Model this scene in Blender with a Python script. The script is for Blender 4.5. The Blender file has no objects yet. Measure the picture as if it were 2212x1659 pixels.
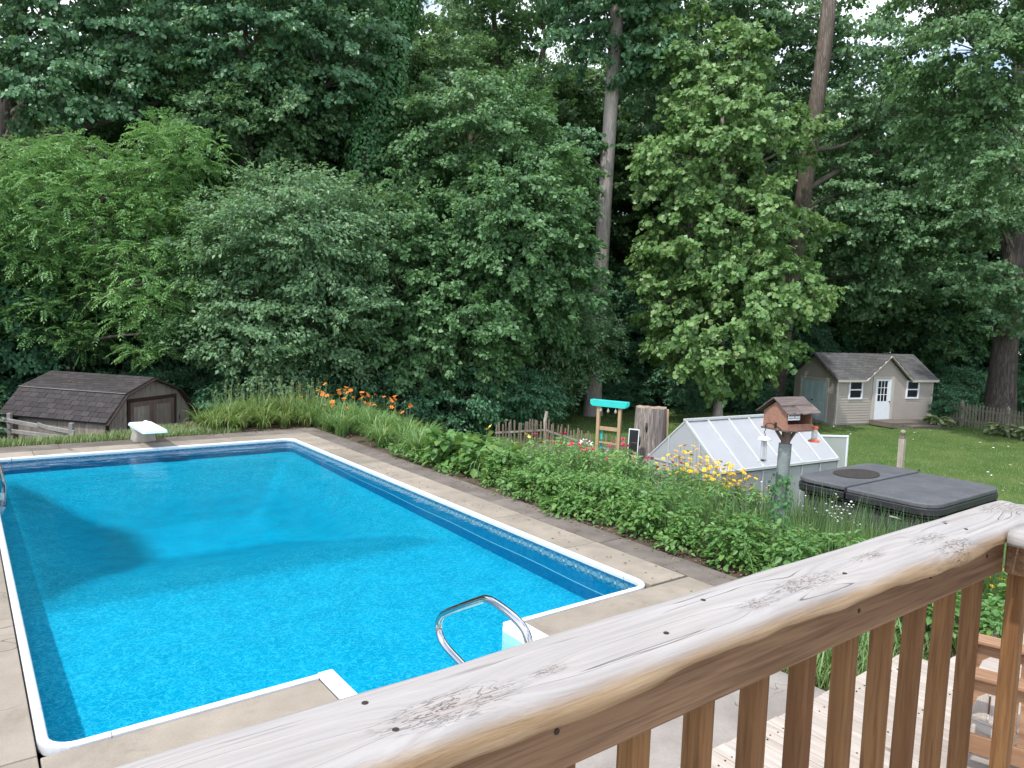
import bpy, math, random
import numpy as np
from mathutils import Vector, Matrix

S = bpy.context.scene
COL = S.collection
R = math.radians
PI = math.pi

# ------------------------------------------------------------------ camera, sky, sun, exposure
EYE = Vector((0, 0, 2.85))
FPX = 1586.0 / 2212.0                      # focal length as a share of the picture width
pitch, roll = R(5.0), R(2.05)
fwd = Vector((0, math.cos(pitch), -math.sin(pitch)))
rgt0 = Vector((1, 0, 0)); up0 = rgt0.cross(fwd)
rgt = rgt0 * math.cos(roll) + up0 * math.sin(roll)
upv = -rgt0 * math.sin(roll) + up0 * math.cos(roll)
cam = bpy.data.cameras.new('camera'); camo = bpy.data.objects.new('camera', cam); COL.objects.link(camo)
cam.sensor_width = 36; cam.lens = 36 * FPX; cam.clip_start = 0.05; cam.clip_end = 2000
M3 = Matrix((rgt, upv, -fwd)).transposed()
camo.matrix_world = Matrix.Translation(EYE) @ M3.to_4x4()
S.camera = camo

SUN_DIR = Vector((-0.377, -0.413, 0.86)).normalized()   # towards the sun
elev = math.asin(SUN_DIR.z); azim = math.atan2(SUN_DIR.x, SUN_DIR.y)
world = bpy.data.worlds.new('World'); S.world = world; world.use_nodes = True
wt = world.node_tree; wt.nodes.clear()
wout = wt.nodes.new('ShaderNodeOutputWorld'); wbg = wt.nodes.new('ShaderNodeBackground')
sky = wt.nodes.new('ShaderNodeTexSky'); sky.sky_type = 'NISHITA'; sky.sun_disc = False
sky.sun_elevation = elev; sky.sun_rotation = azim % (2 * PI)
wtc = wt.nodes.new('ShaderNodeTexCoord'); wmap = wt.nodes.new('ShaderNodeMapping'); wmap.inputs['Scale'].default_value = (1, 1, 2.4)
wno = wt.nodes.new('ShaderNodeTexNoise'); wno.inputs['Scale'].default_value = 2.6; wno.inputs['Detail'].default_value = 6
wrp = wt.nodes.new('ShaderNodeValToRGB'); wrp.color_ramp.elements[0].position = 0.36; wrp.color_ramp.elements[1].position = 0.60
wmx = wt.nodes.new('ShaderNodeMix'); wmx.data_type = 'RGBA'; wmx.inputs[7].default_value = (8.6, 8.9, 9.5, 1)
wt.links.new(wtc.outputs['Generated'], wmap.inputs[0]); wt.links.new(wmap.outputs[0], wno.inputs['Vector'])
wt.links.new(wno.outputs['Fac'], wrp.inputs[0]); wt.links.new(wrp.outputs[0], wmx.inputs[0])
wt.links.new(sky.outputs[0], wmx.inputs[6]); wt.links.new(wmx.outputs[2], wbg.inputs[0])
wbg.inputs[1].default_value = 0.15
wt.links.new(wbg.outputs[0], wout.inputs[0])
sl = bpy.data.lights.new('sun', 'SUN'); sl.energy = 2.3; sl.angle = R(1.5); sl.color = (1.0, 0.96, 0.90)
so = bpy.data.objects.new('sun', sl); COL.objects.link(so); so.rotation_euler = SUN_DIR.to_track_quat('Z', 'Y').to_euler(); so.location = (-20, -15, 40)
S.view_settings.view_transform = 'Standard'; S.view_settings.look = 'None'; S.view_settings.gamma = 1
S.view_settings.exposure = 0.78
try:
    S.view_settings.use_curve_mapping = False
except Exception:
    pass
S.cycles.max_bounces = 8; S.cycles.diffuse_bounces = 4; S.cycles.glossy_bounces = 3; S.cycles.transmission_bounces = 6
S.cycles.transparent_max_bounces = 8; S.cycles.caustics_reflective = False; S.cycles.caustics_refractive = False
S.cycles.use_denoising = True; S.cycles.sample_clamp_indirect = 6

# ------------------------------------------------------------------ helpers
def at(px, py, Y):
    """point at forward distance Y seen at (px, py) of a 2212 x 1659 picture"""
    d = fwd + rgt * ((px - 1106) / 1586.0) + upv * ((829.5 - py) / 1586.0)
    return EYE + d * (Y / d.y)
POOL_C = Vector((-2.883, 4.473, 0)); U = Vector((0.79578, 0.60558, 0)); V = Vector((-0.60558, 0.79578, 0))
POOL_ANG = math.atan2(U.y, U.x)
PW, PL = 5.58, 10.69
def uv(u, v, z=0.0):
    return POOL_C + U * u + V * v + Vector((0, 0, z))
def to_uv(x, y):
    d = Vector((x, y, 0)) - POOL_C
    return d.dot(U), d.dot(V)
def sstep(a, b, x):
    t = np.clip((x - a) / (b - a), 0, 1); return t * t * (3 - 2 * t)

def ground_z(x, y):
    x = np.asarray(x, float); y = np.asarray(y, float)
    dx = x - POOL_C.x; dy = y - POOL_C.y
    u = dx * U.x + dy * U.y; v = dx * V.x + dy * V.y
    r = -1.15 * sstep(7.2, 12.3, u) * sstep(-9, -2, v)
    endv = 12.6 + 1.6 * sstep(2.0, 3.4, u)
    b = -1.25 * sstep(0.0, 2.6, v - endv)
    l = -0.9 * sstep(-2.6, -8, u)
    z = np.minimum(np.minimum(r, b), l)
    bump = 0.03 * np.sin(x * 0.9 + 1.3) * np.cos(y * 0.7) + 0.02 * np.sin(x * 2.1 + y * 1.7)
    z = z + bump * np.clip(-z, 0, 1)
    return z + 0.5 * sstep(42, 90, y)
def gz(x, y):
    return float(ground_z(x, y))

def tag(o, label=None, cat=None, group=None, kind=None):
    if label: o['label'] = label
    if cat: o['category'] = cat
    if group: o['group'] = group
    if kind: o['kind'] = kind
    return o
def empty(name, loc, rz=0.0, label=None, cat=None, group=None):
    o = bpy.data.objects.new(name, None); COL.objects.link(o); o.location = loc; o.rotation_euler = (0, 0, rz)
    o.empty_display_size = 0.1
    return tag(o, label, cat, group)
def copy_tree(o, parent=None):
    c = o.copy(); COL.objects.link(c)
    if parent is not None: c.parent = parent
    for ch in KIDS.get(o.name, []):
        cc = copy_tree(ch, c); KIDS.setdefault(c.name, []).append(cc)
    return c
KIDS = {}
def link(name, me, mat=None, parent=None, loc=None, rot=None):
    o = bpy.data.objects.new(name, me); COL.objects.link(o)
    if mat is not None and not me.materials: me.materials.append(mat)
    if parent is not None:
        o.parent = parent; KIDS.setdefault(parent.name, []).append(o)
    if loc is not None: o.location = loc
    if rot is not None: o.rotation_euler = rot
    return o

class MB:
    def __init__(s): s.v = []; s.f = []
    def add(s, vs, fs, M=None):
        n = len(s.v)
        s.v += [tuple(M @ Vector(p)) if M is not None else tuple(p) for p in vs]
        s.f += [tuple(i + n for i in f) for f in fs]
        return s
    def box(s, x0, x1, y0, y1, z0, z1, M=None):
        return s.add([(x0, y0, z0), (x1, y0, z0), (x1, y1, z0), (x0, y1, z0), (x0, y0, z1), (x1, y0, z1), (x1, y1, z1), (x0, y1, z1)],
                     [(3, 2, 1, 0), (4, 5, 6, 7), (0, 1, 5, 4), (1, 2, 6, 5), (2, 3, 7, 6), (3, 0, 4, 7)], M)
    def bar(s, a, b, w, h, up=(0, 0, 1)):
        """square bar from a to b, w wide, h high"""
        a = Vector(a); b = Vector(b); d = (b - a); L = d.length; d.normalize()
        side = Vector(up).cross(d)
        if side.length < 1e-4: side = Vector((1, 0, 0))
        side.normalize(); u2 = d.cross(side)
        M = Matrix((d, side, u2)).transposed().to_4x4(); M.translation = a
        return s.box(0, L, -w / 2, w / 2, -h / 2, h / 2, M)
    def tube(s, pts, rad, n=8, cap=True):
        pts = [Vector(p) for p in pts]; k = len(pts)
        if not hasattr(rad, '__len__'): rad = [rad] * k
        base = len(s.v); ref = None
        for i, p in enumerate(pts):
            t = (pts[min(i + 1, k - 1)] - pts[max(i - 1, 0)]).normalized()
            if ref is None:
                ref = t.orthogonal().normalized()
            ref = (ref - t * ref.dot(t)); ref.normalize(); bi = t.cross(ref)
            for j in range(n):
                a = 2 * PI * j / n
                s.v.append(tuple(p + (ref * math.cos(a) + bi * math.sin(a)) * rad[i]))
        for i in range(k - 1):
            for j in range(n):
                a = base + i * n + j; b = base + i * n + (j + 1) % n
                s.f.append((a, b, b + n, a + n))
        if cap:
            s.f.append(tuple(base + j for j in reversed(range(n)))); s.f.append(tuple(base + (k - 1) * n + j for j in range(n)))
        return s
    def lathe(s, prof, n=16, c=(0, 0, 0)):
        base = len(s.v); k = len(prof)
        for r, z in prof:
            for j in range(n):
                a = 2 * PI * j / n
                s.v.append((c[0] + r * math.cos(a), c[1] + r * math.sin(a), c[2] + z))
        for i in range(k - 1):
            for j in range(n):
                a = base + i * n + j; b = base + i * n + (j + 1) % n
                s.f.append((a, b, b + n, a + n))
        s.f.append(tuple(base + j for j in reversed(range(n)))); s.f.append(tuple(base + (k - 1) * n + j for j in range(n)))
        return s
    def prism(s, out, z0, z1, M=None):
        n = len(out)
        return s.add([(x, y, z0) for x, y in out] + [(x, y, z1) for x, y in out],
                     [tuple(reversed(range(n))), tuple(range(n, 2 * n))] + [(i, (i + 1) % n, n + (i + 1) % n, n + i) for i in range(n)], M)
    def mesh(s, name, smooth=False):
        me = bpy.data.meshes.new(name); me.from_pydata(s.v, [], s.f); me.update()
        if smooth: me.polygons.foreach_set('use_smooth', [True] * len(me.polygons))
        return me
    def build(s, name, mat, parent=None, loc=None, rot=None, smooth=False, bevel=0.0, seg=1):
        o = link(name, s.mesh(name, smooth), mat, parent, loc, rot)
        if bevel:
            b = o.modifiers.new('bevel', 'BEVEL'); b.width = bevel; b.segments = seg; b.limit_method = 'ANGLE'; b.angle_limit = R(40)
        return o

def np_mesh(name, verts, tris, mat, smooth=False):
    verts = np.asarray(verts, np.float32).reshape(-1, 3); tris = np.asarray(tris, np.int32).reshape(-1, 3)
    me = bpy.data.meshes.new(name)
    me.vertices.add(len(verts)); me.vertices.foreach_set('co', verts.ravel())
    me.loops.add(tris.size); me.loops.foreach_set('vertex_index', tris.ravel())
    me.polygons.add(len(tris)); me.polygons.foreach_set('loop_start', np.arange(0, tris.size, 3, dtype=np.int32))
    try:
        me.polygons.foreach_set('loop_total', np.full(len(tris), 3, np.int32))
    except Exception:
        pass
    if smooth: me.polygons.foreach_set('use_smooth', np.ones(len(tris), bool))
    me.update(calc_edges=True)
    if mat is not None: me.materials.append(mat)
    return me

# ------------------------------------------------------------------ materials
class NT:
    def __init__(s, name):
        s.m = bpy.data.materials.new(name); s.m.use_nodes = True; s.t = s.m.node_tree; s.t.nodes.clear()
        s.out = s.n('ShaderNodeOutputMaterial')
    def n(s, ty, **kw):
        x = s.t.nodes.new(ty)
        for k, v in kw.items(): setattr(x, k, v)
        return x
    def put(s, sock, val):
        if hasattr(val, 'is_linked') or isinstance(val, bpy.types.NodeSocket): s.t.links.new(val, sock)
        else:
            if sock.type == 'RGBA' and len(val) == 3: val = (*val, 1)
            sock.default_value = val
    def math(s, op, a, b=0.0, c=None, clamp=False):
        x = s.n('ShaderNodeMath', operation=op, use_clamp=clamp); s.put(x.inputs[0], a); s.put(x.inputs[1], b)
        if c is not None: s.put(x.inputs[2], c)
        return x.outputs[0]
    def mix(s, f, a, b, blend='MIX'):
        x = s.n('ShaderNodeMix', data_type='RGBA', blend_type=blend); s.put(x.inputs[0], f); s.put(x.inputs[6], a); s.put(x.inputs[7], b)
        return x.outputs[2]
    def obj(s): return s.n('ShaderNodeTexCoord').outputs['Object']
    def pos(s): return s.n('ShaderNodeNewGeometry').outputs['Position']
    def rnd(s): return s.n('ShaderNodeObjectInfo').outputs['Random']
    def island(s): return s.n('ShaderNodeNewGeometry').outputs['Random Per Island']
    def map(s, vec, scale=(1, 1, 1), loc=(0, 0, 0), rot=(0, 0, 0)):
        x = s.n('ShaderNodeMapping'); s.put(x.inputs[0], vec); x.inputs['Scale'].default_value = scale; x.inputs['Rotation'].default_value = rot
        s.put(x.inputs['Location'], loc); return x.outputs[0]
    def noise(s, vec, scale=5, detail=3, rough=0.5, dist=0.0):
        x = s.n('ShaderNodeTexNoise'); s.put(x.inputs['Vector'], vec); x.inputs['Scale'].default_value = scale
        x.inputs['Detail'].default_value = detail; x.inputs['Roughness'].default_value = rough; x.inputs['Distortion'].default_value = dist
        return x.outputs['Fac']
    def rmap(s, v, a, b, c=0.0, d=1.0):
        x = s.n('ShaderNodeMapRange'); s.put(x.inputs[0], v); x.inputs[1].default_value = a; x.inputs[2].default_value = b
        x.inputs[3].default_value = c; x.inputs[4].default_value = d; return x.outputs[0]
    def ramp(s, f, stops):
        x = s.n('ShaderNodeValToRGB'); s.put(x.inputs[0], f); e = x.color_ramp.elements
        while len(e) < len(stops): e.new(0.5)
        for i, (p, c) in enumerate(stops): e[i].position = p; e[i].color = (*c, 1)
        return x.outputs[0]
    def sep(s, vec):
        x = s.n('ShaderNodeSeparateXYZ'); s.put(x.inputs[0], vec); return x.outputs
    def comb(s, a, b, c):
        x = s.n('ShaderNodeCombineXYZ'); s.put(x.inputs[0], a); s.put(x.inputs[1], b); s.put(x.inputs[2], c); return x.outputs[0]
    def bump(s, h, strength=0.3, dist=0.02):
        x = s.n('ShaderNodeBump'); s.put(x.inputs['Height'], h); x.inputs['Strength'].default_value = strength; x.inputs['Distance'].default_value = dist
        return x.outputs[0]
    def bsdf(s, col, rough=0.6, metal=0.0, spec=0.4, normal=None, alpha=None, trans=None):
        x = s.n('ShaderNodeBsdfPrincipled'); s.put(x.inputs['Base Color'], col); s.put(x.inputs['Roughness'], rough)
        s.put(x.inputs['Metallic'], metal); s.put(x.inputs['Specular IOR Level'], spec)
        if normal is not None: s.put(x.inputs['Normal'], normal)
        if trans is not None: s.put(x.inputs['Transmission Weight'], trans)
        return x.outputs[0]
    def done(s, sh):
        s.t.links.new(sh, s.out.inputs[0]); return s.m

def speckle(name, a, b, scale=6, detail=5, rough=0.8, bump=0.2, bdist=0.01, metal=0.0, spec=0.3, fine=60, var=0.0, lo=0.35, hi=0.65, world_space=False, stain=0.0):
    m = NT(name); p = m.pos() if world_space else m.obj()
    if var: p = m.map(p, loc=m.comb(m.math('MULTIPLY', m.rnd(), 37.0), m.math('MULTIPLY', m.rnd(), 91.0), 0.0))
    f = m.noise(p, scale, detail, 0.6); g = m.noise(p, fine, 3, 0.6)
    c = m.mix(m.rmap(f, lo, hi), a, b)
    c = m.mix(m.rmap(g, 0.3, 0.7, 0.0, 0.35), c, tuple(x * 0.55 for x in a))
    if var: c = m.mix(m.math('MULTIPLY', m.rnd(), var), c, tuple(x * 0.45 for x in a))
    if stain:
        s1 = m.noise(p, 0.8, 5, 0.65, 0.4); c = m.mix(m.rmap(s1, 0.47, 0.68, 0, stain), c, tuple(x * 0.5 for x in a))
        s2 = m.noise(p, 3.2, 4, 0.7); c = m.mix(m.rmap(s2, 0.56, 0.72, 0, stain * .8), c, (0.16, 0.12, 0.085))
        k1 = m.noise(p, 0.75, 3, 0.55, 1.2); kk = m.math('MULTIPLY', m.rmap(m.math('ABSOLUTE', m.math('SUBTRACT', k1, 0.5)), 0.0, 0.0035, 1, 0), m.rmap(m.noise(p, 0.6, 1, 0.5), 0.5, 0.56))
        c = m.mix(m.math('MULTIPLY', kk, 0.8), c, (0.06, 0.05, 0.045))
    h = m.math('ADD', g, m.math('MULTIPLY', f, 0.5))
    return m.done(m.bsdf(c, rough, metal, spec, m.bump(h, bump, bdist)))

def wood(name, a, b, dark, axis=0, rough=0.75, ring=38.0, var=0.5, bump=0.25, long=1.6):
    """planks: grain runs along the given object axis"""
    m = NT(name); p = m.obj()
    off = m.math('MULTIPLY', m.rnd(), 53.0)
    p = m.map(p, loc=m.comb(off, m.math('MULTIPLY', off, 1.7), m.math('MULTIPLY', off, 0.6)))
    sc = [ring, ring, ring]; sc[axis] = long
    q = m.map(p, scale=tuple(sc))
    f = m.noise(q, 1.0, 5, 0.62, 0.6); g = m.noise(m.map(p, scale=tuple(x * 3.2 for x in sc)), 1.0, 2, 0.5)
    big = m.noise(m.map(p, scale=tuple(x * 0.12 + 0.6 for x in sc)), 1.0, 3, 0.5)
    c = m.mix(m.rmap(f, 0.40, 0.60), a, b)
    c = m.mix(m.rmap(g, 0.50, 0.70, 0, 0.6), c, dark)
    c = m.mix(m.rmap(big, 0.42, 0.7, 0, 0.45), c, dark)
    vo = m.n('ShaderNodeTexVoronoi', feature='F1'); ks = [7.0, 7.0, 7.0]; ks[axis] = 2.2
    m.put(vo.inputs['Vector'], m.map(p, scale=tuple(ks))); vo.inputs['Scale'].default_value = 0.55
    c = m.mix(m.rmap(vo.outputs['Distance'], 0.07, 0.15, 0.85, 0.0), c, tuple(x * 0.3 for x in dark))
    c = m.mix(m.math('MULTIPLY', m.rnd(), var), c, dark)
    return m.done(m.bsdf(c, rough, 0, 0.25, m.bump(m.math('ADD', f, g), bump, 0.004)))

def plain(name, col, rough=0.5, metal=0.0, spec=0.5, dirt=0.25, dscale=4.0):
    m = NT(name); p = m.pos()
    f = m.noise(p, dscale, 5, 0.65)
    c = m.mix(m.rmap(f, 0.42, 0.75, 0, dirt), col, tuple(x * 0.45 for x in col))
    rr = m.rmap(f, 0.3, 0.7, rough * 0.8, min(1, rough * 1.25))
    return m.done(m.bsdf(c, rr, metal, spec))

def leaf_mat(name, dark, light, yellow=(0.2, 0.22, 0.04), yamt=0.1, transl=0.42, rough=0.42, spec=0.5, tint=0.25, patch=0.35, gain=1.6):
    m = NT(name); i = m.island(); r = m.rnd(); g_ = gain
    dark = tuple(x * g_ for x in dark); light = tuple(x * g_ for x in light)
    c = m.mix(m.math('POWER', i, 1.3), dark, light)
    k = m.n('ShaderNodeMath', operation='FRACT'); m.put(k.inputs[0], m.math('MULTIPLY', i, 17.3))
    c = m.mix(m.rmap(k.outputs[0], 1 - yamt, 1.0, 0, 0.8), c, yellow)
    f = m.noise(m.pos(), 0.55, 3, 0.6)
    c = m.mix(m.rmap(f, 0.38, 0.68, 0, patch), c, light)
    c = m.mix(m.math('MULTIPLY', r, tint), c, dark)
    pb = m.bsdf(c, rough, 0, spec)
    tr = m.n('ShaderNodeBsdfTranslucent'); m.put(tr.inputs[0], m.mix(0.5, c, (0.16, 0.24, 0.03)))
    mx = m.n('ShaderNodeMixShader'); mx.inputs[0].default_value = transl
    m.t.links.new(pb, mx.inputs[1]); m.t.links.new(tr.outputs[0], mx.inputs[2])
    return m.done(mx.outputs[0])

def bark(name, a, b, sx=9.0, sz=1.1, bump=0.8):
    m = NT(name); p = m.obj()
    f = m.noise(m.map(p, scale=(sx, sx, sz)), 1.0, 6, 0.65, 0.8)
    g = m.noise(m.map(p, scale=(sx * 3, sx * 3, sz * 3)), 1.0, 3, 0.6)
    big = m.noise(p, 0.8, 3, 0.5)
    rid = m.math('ABSOLUTE', m.math('SUBTRACT', f, 0.5))
    c = m.mix(m.rmap(rid, 0.0, 0.12), b, a)
    c = m.mix(m.rmap(g, 0.4, 0.7, 0, 0.5), c, b)
    c = m.mix(m.rmap(big, 0.5, 0.7, 0, 0.5), c, tuple(x * 0.6 for x in a))
    return m.done(m.bsdf(c, 0.95, 0, 0.1, m.bump(m.math('ADD', rid, m.math('MULTIPLY', g, 0.3)), bump, 0.05)))

MAT = {}
MAT['conc'] = speckle('pale concrete', (0.300, 0.260, 0.212), (0.385, 0.338, 0.280), 2.2, 6, 0.9, 0.25, 0.004, fine=85, var=0.3, world_space=True, stain=0.5)
MAT['conc_dark'] = speckle('aged concrete', (0.145, 0.125, 0.11), (0.235, 0.205, 0.18), 2.6, 7, 0.95, 0.5, 0.006, fine=60, var=0.35, world_space=True, stain=0.6)
MAT['patio'] = speckle('patio concrete', (0.25, 0.225, 0.205), (0.34, 0.31, 0.285), 2.2, 6, 0.95, 0.6, 0.004, fine=130, world_space=True, stain=0.4)
MAT['vinyl_white'] = plain('white coping', (0.66, 0.68, 0.71), 0.35, 0, 0.5, 0.3, 5)
MAT['fiberglass'] = plain('white fiberglass', (0.84, 0.85, 0.86), 0.3, 0, 0.5, 0.12, 3)
MAT['chrome'] = plain('stainless steel', (0.50, 0.51, 0.53), 0.12, 1.0, 0.5, 0.15, 6)
MAT['alu'] = plain('aluminium frame', (0.62, 0.64, 0.65), 0.5, 0.35, 0.5, 0.25, 6)
MAT['galv'] = speckle('galvanized sheet', (0.20, 0.235, 0.235), (0.31, 0.345, 0.345), 9, 5, 0.5, 0.12, 0.003, metal=0.35, spec=0.5, fine=30)
MAT['turq'] = plain('turquoise paint', (0.03, 0.52, 0.50), 0.5, 0, 0.4, 0.2, 5)
MAT['blackpl'] = plain('black plastic', (0.02, 0.02, 0.023), 0.4, 0, 0.5, 0.1)
MAT['white'] = plain('white paint', (0.72, 0.75, 0.80), 0.5, 0, 0.4, 0.12, 3)
MAT['orange'] = plain('orange plastic', (0.75, 0.13, 0.05), 0.35, 0, 0.5, 0.15)
MAT['iron'] = plain('black iron', (0.03, 0.03, 0.03), 0.5, 0.3, 0.5, 0.1)
MAT['cover'] = speckle('grey vinyl cover', (0.084, 0.087, 0.098), (0.118, 0.122, 0.134), 2.2, 6, 0.55, 0.5, 0.012, spec=0.4, fine=14)
MAT['cover_side'] = speckle('dark vinyl skirt', (0.022, 0.023, 0.028), (0.035, 0.036, 0.042), 3, 4, 0.45, 0.2, 0.01, spec=0.45)
MAT['mat_dark'] = speckle('brown rubber mat', (0.030, 0.027, 0.025), (0.05, 0.045, 0.04), 12, 4, 0.8, 0.4, 0.01)
MAT['cabinet'] = plain('tub cabinet', (0.05, 0.05, 0.055), 0.6)
MAT['base_pl'] = speckle('weathered plastic', (0.42, 0.41, 0.36), (0.52, 0.50, 0.45), 6, 5, 0.6, 0.15, 0.006)
MAT['board_top'] = speckle('white board', (0.78, 0.77, 0.78), (0.85, 0.85, 0.86), 5, 5, 0.6, 0.2, 0.002, fine=200)
MAT['board_rim'] = plain('pale blue board rim', (0.50, 0.68, 0.80), 0.4, 0, 0.5, 0.1)
MAT['shingle'] = speckle('brown black shingle', (0.050, 0.044, 0.046), (0.085, 0.075, 0.076), 30, 4, 0.95, 0.5, 0.01, fine=220, var=0.55)
MAT['shingle_grey'] = speckle('grey shingle', (0.105, 0.104, 0.106), (0.165, 0.162, 0.164), 26, 4, 0.95, 0.5, 0.01, fine=220, var=0.5)
MAT['trim_dark'] = plain('dark brown trim', (0.045, 0.028, 0.025), 0.8, 0, 0.2, 0.3)
MAT['t111'] = wood('weathered plywood', (0.25, 0.215, 0.18), (0.34, 0.30, 0.26), (0.14, 0.12, 0.105), axis=2, ring=14, var=0.35, long=1.0)
MAT['siding'] = plain('taupe vinyl siding', (0.375, 0.330, 0.298), 0.55, 0, 0.35, 0.15, 1.5)
MAT['trim_taupe'] = plain('pale trim', (0.46, 0.43, 0.39), 0.55, 0, 0.35, 0.15)
MAT['door_pale'] = plain('pale blue door', (0.40, 0.50, 0.52), 0.5, 0, 0.4, 0.15)
MAT['fence_grey'] = wood('weathered fence wood', (0.20, 0.185, 0.15), (0.29, 0.27, 0.22), (0.11, 0.105, 0.075), axis=2, ring=20, var=0.4)
MAT['picket'] = wood('brown picket wood', (0.25, 0.195, 0.15), (0.34, 0.275, 0.22), (0.15, 0.11, 0.085), axis=2, ring=30, var=0.6)
MAT['pale_wood'] = wood('pale dry wood', (0.40, 0.35, 0.30), (0.52, 0.47, 0.41), (0.22, 0.18, 0.15), axis=2, ring=20, var=0.3)
MAT['new_wood'] = wood('new lumber', (0.44, 0.315, 0.19), (0.52, 0.39, 0.25), (0.32, 0.21, 0.12), axis=2, ring=20, var=0.2)
MAT['step_wood'] = wood('step boards', (0.15, 0.13, 0.11), (0.22, 0.19, 0.165), (0.09, 0.075, 0.06), axis=0, ring=22, var=0.3)
MAT['rail_grey'] = wood('grey rail wood', (0.25, 0.24, 0.23), (0.34, 0.33, 0.32), (0.12, 0.115, 0.11), axis=0, ring=25, var=0.3)
MAT['stump'] = bark('grey weathered stump', (0.42, 0.37, 0.335), (0.15, 0.125, 0.115), 11, 0.7, 0.9)
MAT['stump_top'] = speckle('stump top', (0.34, 0.27, 0.21), (0.22, 0.16, 0.12), 9, 5, 0.95, 0.5, 0.02)
MAT['bark_grey'] = bark('grey ridged bark', (0.56, 0.51, 0.47), (0.33, 0.295, 0.27), 13, 0.9, 1.0)
MAT['bark_dark'] = bark('dark bark', (0.15, 0.128, 0.115), (0.05, 0.043, 0.04), 9, 1.0, 0.9)
MAT['bark_tan'] = bark('tan bark', (0.21, 0.175, 0.148), (0.095, 0.078, 0.066), 8, 1.2, 0.8)
MAT['twig'] = speckle('twig bark', (0.10, 0.085, 0.07), (0.17, 0.15, 0.125), 8, 3, 0.95)
MAT['deckwood'] = wood('weathered deck boards', (0.40, 0.345, 0.295), (0.49, 0.44, 0.395), (0.25, 0.215, 0.19), axis=1, ring=22, var=0.35, bump=0.15, long=0.9)
MAT['cedar'] = wood('stained cedar', (0.225, 0.112, 0.043), (0.33, 0.182, 0.076), (0.095, 0.044, 0.022), axis=2, ring=46, var=0.7, bump=0.2, long=2.2)
MAT['fascia'] = wood('stained fascia board', (0.170, 0.098, 0.055), (0.275, 0.170, 0.102), (0.080, 0.044, 0.028), axis=0, ring=46, var=0.05, bump=0.3, long=1.6)
MAT['chair'] = wood('cedar chair', (0.26, 0.145, 0.082), (0.34, 0.205, 0.125), (0.17, 0.09, 0.05), axis=0, ring=30, var=0.35, bump=0.15)
MAT['nail'] = plain('rusty screw', (0.05, 0.035, 0.03), 0.7, 0.5)
MAT['feeder_shingle'] = wood('split shake', (0.125, 0.098, 0.09), (0.20, 0.165, 0.15), (0.06, 0.045, 0.042), axis=0, ring=40, var=0.35, bump=0.4)
MAT['post_dark'] = wood('dark post wood', (0.15, 0.105, 0.085), (0.21, 0.155, 0.13), (0.075, 0.05, 0.042), axis=2, ring=26, var=0.2)
MAT['soil'] = speckle('bed soil', (0.075, 0.055, 0.04), (0.12, 0.09, 0.065), 4, 5, 0.95, 0.6, 0.02, fine=45)
MAT['litter'] = speckle('dry leaf litter', (0.20, 0.135, 0.085), (0.30, 0.215, 0.14), 6, 3, 0.9, var=0.0)
MAT['lime_stone'] = speckle('pale stone', (0.36, 0.33, 0.30), (0.25, 0.225, 0.20), 6, 5, 0.95, 0.6, 0.02)
MAT['petal_orange'] = plain('orange petals', (0.80, 0.27, 0.045), 0.6, 0, 0.3, 0.15)
MAT['petal_yellow'] = plain('yellow petals', (0.82, 0.52, 0.02), 0.6, 0, 0.3, 0.1)
MAT['petal_pale'] = plain('pale yellow petals', (0.75, 0.60, 0.12), 0.6, 0, 0.3, 0.1)
MAT['petal_pink'] = plain('pink petals', (0.72, 0.10, 0.19), 0.6, 0, 0.3, 0.15)
MAT['petal_white'] = plain('white petals', (0.78, 0.78, 0.74), 0.6, 0, 0.3, 0.1)

# foliage colours
LF = {}
LF['walnut'] = leaf_mat('bright compound leaves', (0.040, 0.098, 0.036), (0.112, 0.205, 0.068), (0.22, 0.30, 0.06), 0.16, gain=2.8)
LF['dogwood'] = leaf_mat('grey green layered leaves', (0.044, 0.095, 0.050), (0.105, 0.175, 0.086), (0.15, 0.22, 0.08), 0.06, gain=2.4)
LF['maple'] = leaf_mat('dark maple leaves', (0.029, 0.070, 0.031), (0.074, 0.140, 0.056), (0.12, 0.20, 0.07), 0.08, gain=2.7)
LF['tulip'] = leaf_mat('light yellow green leaves', (0.048, 0.108, 0.036), (0.140, 0.225, 0.080), (0.30, 0.36, 0.13), 0.16, gain=2.1)
LF['cotton'] = leaf_mat('dull grey green leaves', (0.038, 0.090, 0.045), (0.105, 0.180, 0.090), (0.19, 0.24, 0.10), 0.10, rough=0.38, spec=0.5, gain=2.4)
LF['linden'] = leaf_mat('heart shaped leaves', (0.028, 0.075, 0.040), (0.076, 0.145, 0.073), (0.14, 0.20, 0.09), 0.08, rough=0.4, spec=0.6, gain=2.7)
LF['forest'] = leaf_mat('forest leaves', (0.026, 0.060, 0.028), (0.070, 0.125, 0.052), (0.12, 0.19, 0.06), 0.08, gain=3.0)
LF['shade'] = leaf_mat('understory leaves', (0.018, 0.055, 0.032), (0.042, 0.100, 0.052), (0.09, 0.16, 0.05), 0.05, gain=3.2)
LF['ivy'] = leaf_mat('ivy leaves', (0.025, 0.080, 0.032), (0.060, 0.150, 0.050), (0.10, 0.20, 0.05), 0.06, gain=2.2)
LF['lily'] = leaf_mat('arching green blades', (0.065, 0.140, 0.045), (0.140, 0.235, 0.075), (0.36, 0.37, 0.10), 0.18, patch=0.25, gain=1.8)
LF['lily_y'] = leaf_mat('yellowing arching blades', (0.085, 0.150, 0.045), (0.170, 0.240, 0.070), (0.42, 0.37, 0.13), 0.24, patch=0.2)
LF['broad'] = leaf_mat('broad green leaves', (0.036, 0.095, 0.026), (0.100, 0.185, 0.052), (0.26, 0.33, 0.06), 0.16, patch=0.35, gain=2.3)
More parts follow.
